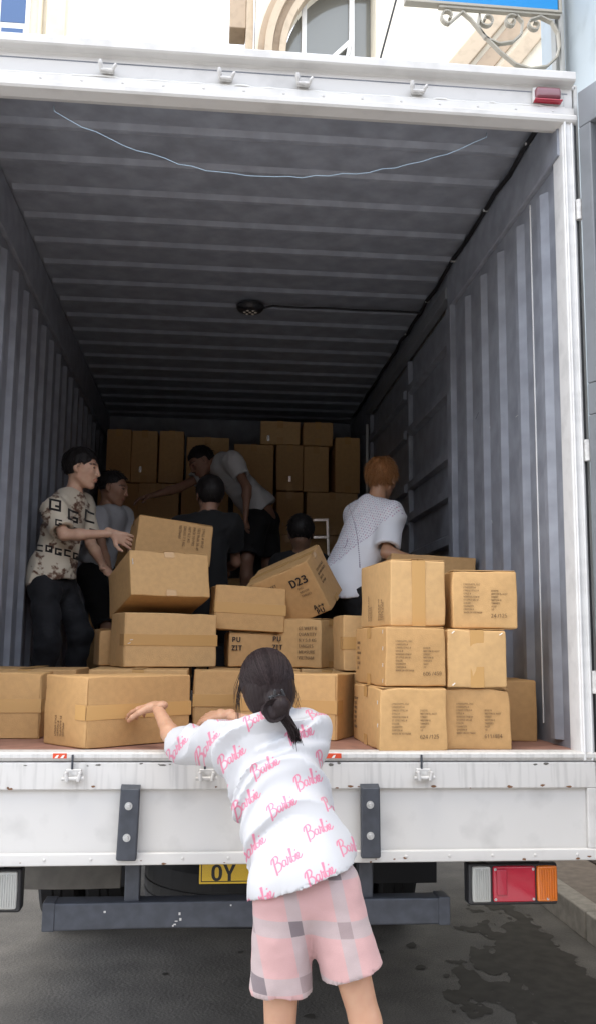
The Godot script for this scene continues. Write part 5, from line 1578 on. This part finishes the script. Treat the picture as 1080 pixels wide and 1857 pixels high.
const J_CROUCH := {"head": Vector3(0.395, 2.303, -2.400), "neck": Vector3(0.401, 2.181, -2.420), "shl": Vector3(0.278, 2.107, -2.420), "shr": Vector3(0.526, 2.112, -2.420), "pelvis": Vector3(0.415, 1.755, -2.550), "hipl": Vector3(0.346, 1.719, -2.550), "hipr": Vector3(0.485, 1.721, -2.550), "knl": Vector3(0.283, 1.648, -2.200), "knr": Vector3(0.490, 1.651, -2.200), "anl": Vector3(0.325, 1.328, -2.450), "anr": Vector3(0.502, 1.328, -2.450), "ell": Vector3(0.244, 1.910, -2.250), "wrl": Vector3(0.248, 1.913, -2.000), "tipl": Vector3(0.258, 1.925, -1.930), "elr": Vector3(0.541, 1.915, -2.250), "wrr": Vector3(0.496, 1.917, -2.000), "tipr": Vector3(0.481, 1.929, -1.930)}
const J_ORANGE := {"head": Vector3(0.779, 2.541, -1.720), "neck": Vector3(0.744, 2.413, -1.700), "shl": Vector3(0.656, 2.338, -1.800), "shr": Vector3(0.799, 2.314, -1.600), "pelvis": Vector3(0.562, 1.926, -1.660), "hipl": Vector3(0.519, 1.894, -1.740), "hipr": Vector3(0.603, 1.887, -1.580), "knl": Vector3(0.547, 1.620, -1.800), "knr": Vector3(0.655, 1.621, -1.660), "anl": Vector3(0.517, 1.328, -1.750), "anr": Vector3(0.602, 1.328, -1.600), "ell": Vector3(0.723, 2.142, -1.980), "wrl": Vector3(0.853, 2.117, -1.850), "tipl": Vector3(0.908, 2.102, -1.780), "elr": Vector3(0.757, 2.101, -1.480), "wrr": Vector3(0.872, 2.073, -1.440), "tipr": Vector3(0.937, 2.064, -1.420)}

# ---- printed cloth -------------------------------------------------------------
func stamp(im: Image, p: Vector2, r: float, c: Color):
	for y in range(int(p.y - r), int(p.y + r) + 1):
		for x in range(int(p.x - r), int(p.x + r) + 1):
			if x >= 0 and y >= 0 and x < im.get_width() and y < im.get_height() and Vector2(x, y).distance_squared_to(p) <= r * r:
				im.set_pixel(x, y, c)

func pen(im: Image, pts: Array, r: float, c: Color, xf: Transform2D):
	for i in pts.size() - 1:
		var p0: Vector2 = pts[maxi(i - 1, 0)]
		var p1: Vector2 = pts[i]
		var p2: Vector2 = pts[i + 1]
		var p3: Vector2 = pts[mini(i + 2, pts.size() - 1)]
		for k in 14:
			var t := k / 14.0
			var q := p1.cubic_interpolate(p2, p0, p3, t)
			var down := absf((p2 - p1).normalized().y)
			stamp(im, xf * q, r * (0.72 + 0.45 * down), c)

func script_word() -> Image:
	var im := Image.create(176, 128, false, Image.FORMAT_RGBA8)
	var pink := Color(0.80, 0.47, 0.56, 1.0)
	im.fill(Color(pink.r, pink.g, pink.b, 0.0))
	var xf := Transform2D(deg_to_rad(-15.0), Vector2(14, 96)) * Transform2D(0.0, Vector2(14.5, -14.5), 0.0, Vector2.ZERO)
	var v := func(a: Array) -> Array:
		var o := []
		for i in range(0, a.size(), 2):
			o.append(Vector2(a[i], a[i + 1]))
		return o
	pen(im, v.call([1.3, 4.5, 0.9, 2.5, 0.5, -0.6]), 3.9, pink, xf)
	pen(im, v.call([0.1, 3.5, 0.8, 4.7, 2.2, 5.0, 2.7, 4.0, 1.9, 2.9, 1.1, 2.7, 2.3, 2.6, 2.9, 1.5, 2.2, 0.3, 1.1, 0.0]), 3.3, pink, xf)
	pen(im, v.call([4.5, 2.1, 3.8, 2.4, 3.2, 1.4, 3.5, 0.5, 4.2, 0.9, 4.6, 2.1, 4.4, 0.9, 4.8, 0.4, 5.3, 1.6, 5.4, 2.9, 5.5, 2.2, 6.1, 2.3, 5.8, 0.9, 6.1, 0.4]), 2.9, pink, xf)
	pen(im, v.call([6.1, 0.4, 6.8, 2.6, 7.3, 4.7, 6.9, 4.9, 6.6, 2.2, 6.7, 0.5, 7.4, 0.4, 7.8, 1.5, 7.1, 1.9]), 3.0, pink, xf)
	pen(im, v.call([7.8, 1.5, 8.3, 2.2, 8.1, 0.8, 8.4, 0.4, 9.2, 1.4, 9.2, 2.2, 8.7, 1.9, 8.7, 0.8, 9.3, 0.3, 10.2, 1.1]), 2.8, pink, xf)
	stamp(im, xf * Vector2(8.6, 3.4), 4.0, pink)
	return im

func cloth_print(called: String, im: Image, rough := 0.85, normal := 0.0):
	im.generate_mipmaps()
	var m := StandardMaterial3D.new()
	m.resource_name = called
	m.albedo_texture = ImageTexture.create_from_image(im)
	m.roughness = rough
	m.rim_enabled = true
	m.rim = 0.2
	m.rim_tint = 0.5
	M[called] = m

func make_prints():
	var r := RandomNumberGenerator.new()
	r.seed = 5
	# white tee, pink script words in staggered rows
	var im := Image.create(1024, 1024, false, Image.FORMAT_RGBA8)
	im.fill(Color(0.73, 0.73, 0.74))
	var w := script_word()
	w.resize(114, 83, Image.INTERPOLATE_LANCZOS)
	for row in 14:
		for c in 5:
			var x := c * 205 + (102 if row % 2 == 0 else 0) + r.randi_range(-16, 16)
			var y := row * 76 + r.randi_range(-9, 9) - 30
			im.blend_rect(w, Rect2i(0, 0, 114, 83), Vector2i(x, y))
	cloth_print("print_script", im, 0.55)
	# pink shorts, pale bands with grey squares where they cross
	im = Image.create(512, 512, false, Image.FORMAT_RGBA8)
	im.fill(Color(0.72, 0.575, 0.565))
	var n := FastNoiseLite.new()
	n.frequency = 0.3
	for k in 2:
		var band := Image.create(74, 512, false, Image.FORMAT_RGBA8)
		band.fill(Color(0.64, 0.605, 0.60, 0.74))
		im.blend_rect(band, Rect2i(0, 0, 74, 512), Vector2i(60 + k * 256, 0))
		var bh := Image.create(512, 74, false, Image.FORMAT_RGBA8)
		bh.fill(Color(0.64, 0.605, 0.60, 0.74))
		im.blend_rect(bh, Rect2i(0, 0, 512, 74), Vector2i(0, 96 + k * 256))
	for i in 2:
		for j in 2:
			var sq := Image.create(72, 72, false, Image.FORMAT_RGBA8)
			sq.fill(Color(0.42, 0.38, 0.39, 0.88) if (i + j) % 2 == 0 else Color(0.56, 0.49, 0.49, 0.85))
			im.blend_rect(sq, Rect2i(0, 0, 72, 72), Vector2i(61 + i * 256, 97 + j * 256))
	for y in 512:
		for x in 512:
			var q := im.get_pixel(x, y)
			var f := 1.0 + 0.05 * n.get_noise_2d(x * 1.0, y * 0.5)
			im.set_pixel(x, y, Color(q.r * f, q.g * f, q.b * f))
	cloth_print("print_plaid", im, 0.9)
	# cream tee, brown blotches and square key-pattern letters
	im = Image.create(768, 768, false, Image.FORMAT_RGBA8)
	n.frequency = 0.010
	n.fractal_octaves = 4
	for y in 768:
		for x in 768:
			var a := n.get_noise_2d(x, y)
			var b := n.get_noise_2d(x * 3.1 + 900.0, y * 3.1)
			var c := Color(0.82, 0.78, 0.70)
			var f := smoothstep(0.06, 0.22, a) * clampf(0.55 + b * 1.6, 0.0, 1.0)
			c = c.lerp(Color(0.40, 0.29, 0.23), f)
			im.set_pixel(x, y, c)
	var ink := Color(0.10, 0.08, 0.08)
	var key := func(x: int, y: int, s: int, th: int, kind: int):
		for q in [Rect2i(x, y, s, th), Rect2i(x, y, th, s), Rect2i(x, y + s - th, s, th)]:
			im.fill_rect(q, ink)
		if kind != 1:
			im.fill_rect(Rect2i(x + s - th, y + s / 2, th, s / 2), ink)
			im.fill_rect(Rect2i(x + s / 2, y + s / 2, s / 2, th), ink)
		if kind == 2:
			im.fill_rect(Rect2i(x + s - th, y, th, s), ink)
	for i in 18:
		key.call(6 + i * 43, 400 + (i % 2) * 4, 32, 8, i % 3)
	for i in 9:
		key.call(10 + i * 86, 190 + (i % 2) * 26, 54, 10, (i + 1) % 3)
		key.call(40 + i * 86, 270 + (i % 3) * 10, 30, 7, i % 2)
	cloth_print("print_key", im)
	# white tee, field of small marks above a slanted edge, with a grey seam line
	im = Image.create(768, 768, false, Image.FORMAT_RGBA8)
	im.fill(Color(0.85, 0.85, 0.86))
	for j in 60:
		for i in 64:
			var x := i * 12 + (6 if j % 2 == 0 else 0)
			var y := j * 12
			var edge := 560.0 - (x - 300.0) * 1.15
			if y < edge and y > 40:
				var c := Color(0.66, 0.60, 0.68) if (i * 7 + j * 3) % 5 != 0 else Color(0.74, 0.56, 0.64)
				var k := (i + j) % 3
				im.fill_rect(Rect2i(x, y, 6, 3), c)
				if k == 0:
					im.fill_rect(Rect2i(x + 2, y - 2, 3, 7), c)
				elif k == 1:
					im.fill_rect(Rect2i(x, y + 3, 3, 4), c)
	pen(im, [Vector2(350, 150), Vector2(430, 260), Vector2(470, 360), Vector2(490, 470)], 2.6, Color(0.50, 0.47, 0.52), Transform2D.IDENTITY)
	pen(im, [Vector2(300, 330), Vector2(330, 390), Vector2(400, 395), Vector2(410, 350)], 2.2, Color(0.58, 0.52, 0.58), Transform2D.IDENTITY)
	pen(im, [Vector2(250, 610), Vector2(360, 485), Vector2(480, 355), Vector2(560, 265)], 2.0, Color(0.60, 0.52, 0.60), Transform2D.IDENTITY)
	cloth_print("print_marks", im)

func build_people():
	make_prints()
	build_woman()
	figure("boy in a cream key-patterned tee and black torn jeans steadying a box", J_BOY, {
		"base": Vector3(-0.99, 1.25, -2.0), "head_fwd": Vector3(1.0, -0.10, 0.22), "head_up": Vector3(0.05, 1, 0), "skin": Color(0.62, 0.375, 0.26), "fat": 0.84, "head_scale": 0.95,
		"tee": "print_key", "uv_along": Vector3(0.98, 0, -0.2), "loose": 0.042, "hem": Vector3(-1.04, 1.945, -1.9), "hem_n": Vector3(0.20, -1, 0.0), "sleeve": 0.80, "cuff": 0.082, "shirt_drop": 0.10, "flare": 1.5, "fold": 0.013,
		"pants": "denim_black", "leg_len": 1.0, "hair": "hair_black", "puff": 0.013, "nape": -0.045, "front": 0.062, "tufts": 900, "seed": 3, "tuft_len": 0.022, "tuft_r": 0.0018,
		"palmr": Vector3(0.3, -0.3, 1.0), "curlr": 0.55, "thumbr": -1.0, "palml": Vector3(0.4, 1.0, 0.2), "curll": 0.5, "toe_dir": Vector3(0.9, 0, 0.3), "head_cell": 0.004, "fold_dir": Vector3(0.4, 0.9, 0.3), "shoe": "shoe_black", "pants_fold": 0.016})
	figure("person in a plain grey tee stooping behind the boy", J_GREY, {
		"base": Vector3(-0.84, 1.25, -2.68), "head_fwd": Vector3(1.0, -0.2, 0.30), "skin": Color(0.30, 0.16, 0.10), "skin_mat": "skin_c", "fat": 0.86, "head_scale": 0.92,
		"tee": "cloth_grey", "loose": 0.03, "hem": Vector3(-0.86, 2.10, -2.6), "pants": "cloth_black", "leg_len": 0.98, "leg_r": 0.10, "hair": "hair_black", "nape": -0.03, "front": 0.07, "tufts": 200, "seed": 4, "puff": 0.006,
		"cell": 0.018, "cloth_cell": 0.015, "pants_cell": 0.018, "head_cell": 0.006, "hand_cell": 0.006, "palmr": Vector3(0.5, 0, 0.5), "toe_dir": Vector3(0.9, 0, 0.3)})
	figure("person in a white tee and dark shorts leaning over with one arm out", J_LEAN, {
		"base": Vector3(0.19, 1.757, -3.5), "head_fwd": Vector3(-0.75, -0.55, 0.30), "head_up": Vector3(-0.5, 0.85, 0), "skin": Color(0.28, 0.15, 0.10), "skin_mat": "skin_c", "fat": 0.92, "head_scale": 0.95,
		"tee": "cloth_offwhite", "loose": 0.03, "hem": Vector3(0.215, 2.60, -3.5), "hem_n": Vector3(0.62, -0.75, 0), "pants": "cloth_black", "leg_len": 0.9, "leg_r": 0.11, "hair": "hair_black", "nape": -0.03, "front": 0.06, "tufts": 160, "seed": 5,
		"cell": 0.018, "cloth_cell": 0.016, "pants_cell": 0.018, "head_cell": 0.006, "hand_cell": 0.006, "toe_dir": Vector3(-0.95, 0, 0.2), "sleeve": 0.6})
	figure("person in a black tee with thick black hair, seen from behind in the heap", J_BLACK, {
		"base": Vector3(-0.19, 1.25, -2.2), "head_fwd": Vector3(-0.25, -0.1, -1.0), "skin": Color(0.28, 0.15, 0.10), "skin_mat": "skin_c", "fat": 0.86, "head_scale": 0.93,
		"tee": "cloth_black", "loose": 0.03, "hem": Vector3(-0.19, 1.90, -2.15), "pants": "cloth_black", "leg_len": 1.0, "hair": "hair_black", "nape": -0.08, "puff": 0.016, "tufts": 300, "seed": 6,
		"cell": 0.018, "cloth_cell": 0.016, "pants_cell": 0.018, "head_cell": 0.006, "hand_cell": 0.006, "toe_dir": Vector3(0, 0, -1)})
	figure("dark figure crouching behind the tilted box, only the hair showing", J_CROUCH, {
		"base": Vector3(0.41, 1.25, -2.45), "head_fwd": Vector3(0.1, -0.3, -1.0), "skin": Color(0.20, 0.11, 0.07), "skin_mat": "skin_c", "fat": 0.86, "head_scale": 0.93,
		"tee": "cloth_black", "loose": 0.03, "hem": Vector3(0.41, 1.73, -2.55), "pants": "cloth_black", "leg_len": 1.0, "hair": "hair_black", "nape": -0.08, "front": 0.05, "puff": 0.014, "tufts": 200, "seed": 7,
		"cell": 0.020, "cloth_cell": 0.018, "pants_cell": 0.020, "head_cell": 0.006, "hand_cell": 0.006, "toe_dir": Vector3(0, 0, 1)})
	figure("person with short orange hair and a white tee with a field of small marks", J_ORANGE, {
		"base": Vector3(0.58, 1.25, -1.65), "head_fwd": Vector3(0.55, -0.12, -0.80), "head_up": Vector3(0.08, 1, 0), "skin": Color(0.36, 0.19, 0.11), "fat": 0.86, "head_scale": 0.92,
		"tee": "print_marks", "uv_along": Vector3(0.85, 0, 0.52), "loose": 0.048, "hem": Vector3(0.595, 1.865, -1.6), "hem_n": Vector3(0.0, -1, 0.0), "sleeve": 0.88, "cuff": 0.082, "shirt_drop": 0.16, "flare": 1.5, "fold": 0.010,
		"pants": "cloth_black", "leg_len": 1.0, "hair": "hair_orange", "puff": 0.009, "nape": -0.065, "front": 0.055, "tufts": 1800, "tuft_len": 0.044, "tuft_r": 0.0016, "seed": 8, "rough": 0.004,
		"palmr": Vector3(0.0, -1, 0.3), "palml": Vector3(0, -1, 0.3), "toe_dir": Vector3(0.5, 0, -0.85), "head_cell": 0.0045})

func build_woman():
	var f := figure("woman in a white tee with pink script and pink plaid shorts reaching over the sill", J_WOMAN, {
		"base": Vector3(0.20, 0.0, 0.72), "head_fwd": Vector3(-0.12, -0.10, -1.0), "head_up": Vector3(-0.10, 1, 0), "skin": Color(0.46, 0.255, 0.16), "fat": 0.79, "head_scale": 0.89,
		"tee": "print_script", "uv_along": Vector3(0.985, 0.17, 0.0), "loose": 0.040, "shirt_flat": 1.22, "hem": Vector3(0.085, 0.965, 0.62), "hem_n": Vector3(0.33, -0.94, 0.05), "sleeve": 0.93, "cuff": 0.078, "shirt_drop": 0.16, "flare": 1.25, "fold": 0.027, "fold_dir": Vector3(0.75, 0.55, 0.1),
		"pants": "print_plaid", "plaid": true, "leg_len": 0.66, "leg_r": 0.108, "pants_fold": 0.006, "pants_cell": 0.009, "cloth_cell": 0.008, "cell": 0.011,
		"palml": Vector3(-0.35, -0.75, -0.5), "curll": 0.62, "palmr": Vector3(-0.2, -0.7, -0.6), "curlr": 0.6, "hand_scale": 0.92, "hand_cell": 0.0034, "toe_dir": Vector3(-0.1, 0, -1.0)})
	var root: Node3D = f.root
	var H: Transform3D = f.H
	var s := 0.89
	# hair drawn back into a knot, a loose tail below it
	var hr := part(root, "hair", null, M.hair_dark)
	var c0 := Vector3(0, 0.020, -0.022)
	var rad := Vector3(0.090, 0.104, 0.108)
	var tie := Vector3(0.0, -0.060, -0.125)
	var shapes := [
		ell(H * (c0 * s), rad * s, H.basis, 0.02), ell(H * (Vector3(0, -0.045, -0.055) * s), Vector3(0.078, 0.070, 0.060) * s, H.basis, 0.04),
		cap(H * (tie * s), H * (Vector3(-0.012, -0.075, -0.150) * s), 0.024, 0.030, 0.02),
		cap(H * (Vector3(0.028, -0.085, -0.142) * s), H * (Vector3(0.018, -0.105, -0.150) * s), 0.022, 0.020, 0.01),
		cap(H * (Vector3(-0.010, -0.090, -0.150) * s), H * (Vector3(-0.040, -0.150, -0.148) * s), 0.018, 0.010, 0.012), cap(H * (Vector3(-0.040, -0.150, -0.148) * s), H * (Vector3(-0.054, -0.185, -0.138) * s), 0.010, 0.003, 0.01),
	]
	var inv := H.affine_inverse()
	var hair_post := func(p: Vector3, d: float) -> float:
		var q: Vector3 = inv * p / s
		var face := (q.z - 0.045) - 0.6 * maxf(0.0, q.y - 0.03)
		var a := atan2(q.x, q.z + 0.02)
		return maxf(d + 0.0022 * N1.get_noise_3d(a * 22.0, q.y * 3.0, 0.0), face * s)
	var hn := net(shapes, 0.0045, hair_post)
	var mesh := indexed(hn.v, hn.n, hn.i)
	var t := Tris.new()
	var r := RandomNumberGenerator.new()
	r.seed = 21
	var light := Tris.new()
	var td := ((tie - c0) / rad).normalized()
	for i in 2400:
		var a := r.randf_range(-2.6, 2.6)
		var e := r.randf_range(-0.25, 1.45)
		var d0 := Vector3(sin(a) * cos(e), sin(e), cos(a) * cos(e)).normalized()
		if d0.z > 0.45:
			continue
		var pts := []
		var lift := r.randf_range(0.0, 0.0035)
		var stop := r.randf_range(0.75, 1.0)
		for k in 9:
			var u := stop * k / 8.0
			var d := d0.slerp(td, u)
			d = (d + Vector3(0, -0.25 * sin(u * PI) * absf(d0.x), 0)).normalized()
			pts.append(H * ((c0 + d * rad * (1.0 + 0.0) + d * lift) * s))
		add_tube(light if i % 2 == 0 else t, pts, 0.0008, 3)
	# flyaway locks at the temples and the end of the tail
	for i in 46:
		var sd := -1.0 if i % 2 == 0 else 1.0
		var p0 := Vector3(sd * r.randf_range(0.080, 0.092), r.randf_range(0.0, 0.05), r.randf_range(-0.02, 0.05))
		var l := r.randf_range(0.07, 0.15)
		var out := r.randf_range(0.004, 0.03)
		add_tube(t, [H * (p0 * s), H * ((p0 + Vector3(sd * out * 0.7, -l * 0.5, 0.01)) * s), H * ((p0 + Vector3(sd * out, -l, 0.0)) * s)], [0.0008, 0.0007, 0.0003], 3)
	for i in 60:
		var p0 := Vector3(-0.02 + r.randf_range(-0.02, 0.02), -0.11, -0.150 + r.randf_range(-0.02, 0.012))
		var e := Vector3(-0.055 + r.randf_range(-0.02, 0.02), -0.215 + r.randf_range(-0.02, 0.02), -0.140 + r.randf_range(-0.015, 0.015))
		add_tube(t, [H * (p0 * s), H * ((p0.lerp(e, 0.5) + Vector3(-0.008, 0, -0.006)) * s), H * (e * s)], [0.0015, 0.0014, 0.0004], 3)
	# the knot's loop
	for i in 90:
		var pts := []
		var rr := 0.030 + r.randf_range(-0.008, 0.010)
		var ph := r.randf_range(0, TAU)
		for k in 9:
			var a := ph + k * 0.5
			pts.append(H * ((Vector3(0.012, -0.088, -0.152) + Vector3(cos(a) * rr, sin(a) * rr * 0.95, -0.014 + r.randf_range(-0.001, 0.001) + (rr - 0.03) * -0.6)) * s))
		add_tube(t, pts, 0.0014, 3)
	mesh.add_surface_from_arrays(Mesh.PRIMITIVE_TRIANGLES, t.mesh().surface_get_arrays(0))
	hr.mesh = mesh
	part(hr, "hair_strands", light.mesh(), M.hair_dark_sheen_strand).set_meta("kind", "stuff")  # lighter strands put a sheen into the hair colour
	# claw clip
	var clip := part(root, "hair_clip", rbox(Vector3(0.052, 0.010, 0.020), 0.004), M.clip_black, H * (Vector3(-0.004, -0.045, -0.145) * s), H.basis)
	for i in 4:
		part(clip, "tooth", rbox(Vector3(0.008, 0.026, 0.012), 0.003), M.clip_black, Vector3(-0.018 + i * 0.012, 0.008 if i % 2 == 0 else -0.006, -0.006), Basis(Vector3.BACK, (i - 1.5) * 0.2))

func build_small_things():
	var pts := []
	var key := [Vector3(-0.77, 3.57, 0), Vector3(-0.55, 3.49, 0), Vector3(-0.32, 3.42, 0), Vector3(-0.12, 3.405, 0), Vector3(0.05, 3.40, 0), Vector3(0.20, 3.412, 0), Vector3(0.35, 3.44, 0), Vector3(0.60, 3.50, 0), Vector3(0.87, 3.63, 0)]
	for i in 33:
		var u := -0.79 + i * 1.68 / 32.0
		var y := 3.405 + 0.30 * pow((u - 0.03), 2.0) + 0.008 * N2.get_noise_1d(u * 9.0) + 0.10 * pow(maxf(0.0, -u - 0.5), 2.0)
		pts.append(Vector3(u, y - 3.40, 0.01 * sin(u * 7.0)))
	pts.push_front(Vector3(-0.80, 0.26, -0.03))
	pts.append(Vector3(0.90, 0.26, -0.03))
	var st := thing("hanging_string", "thin pale blue string sagging across the top of the truck opening", "string", Vector3(0, 3.40, -0.05))
	part(st, "string", tube(pts, 0.0017, 5), M.blue_string)
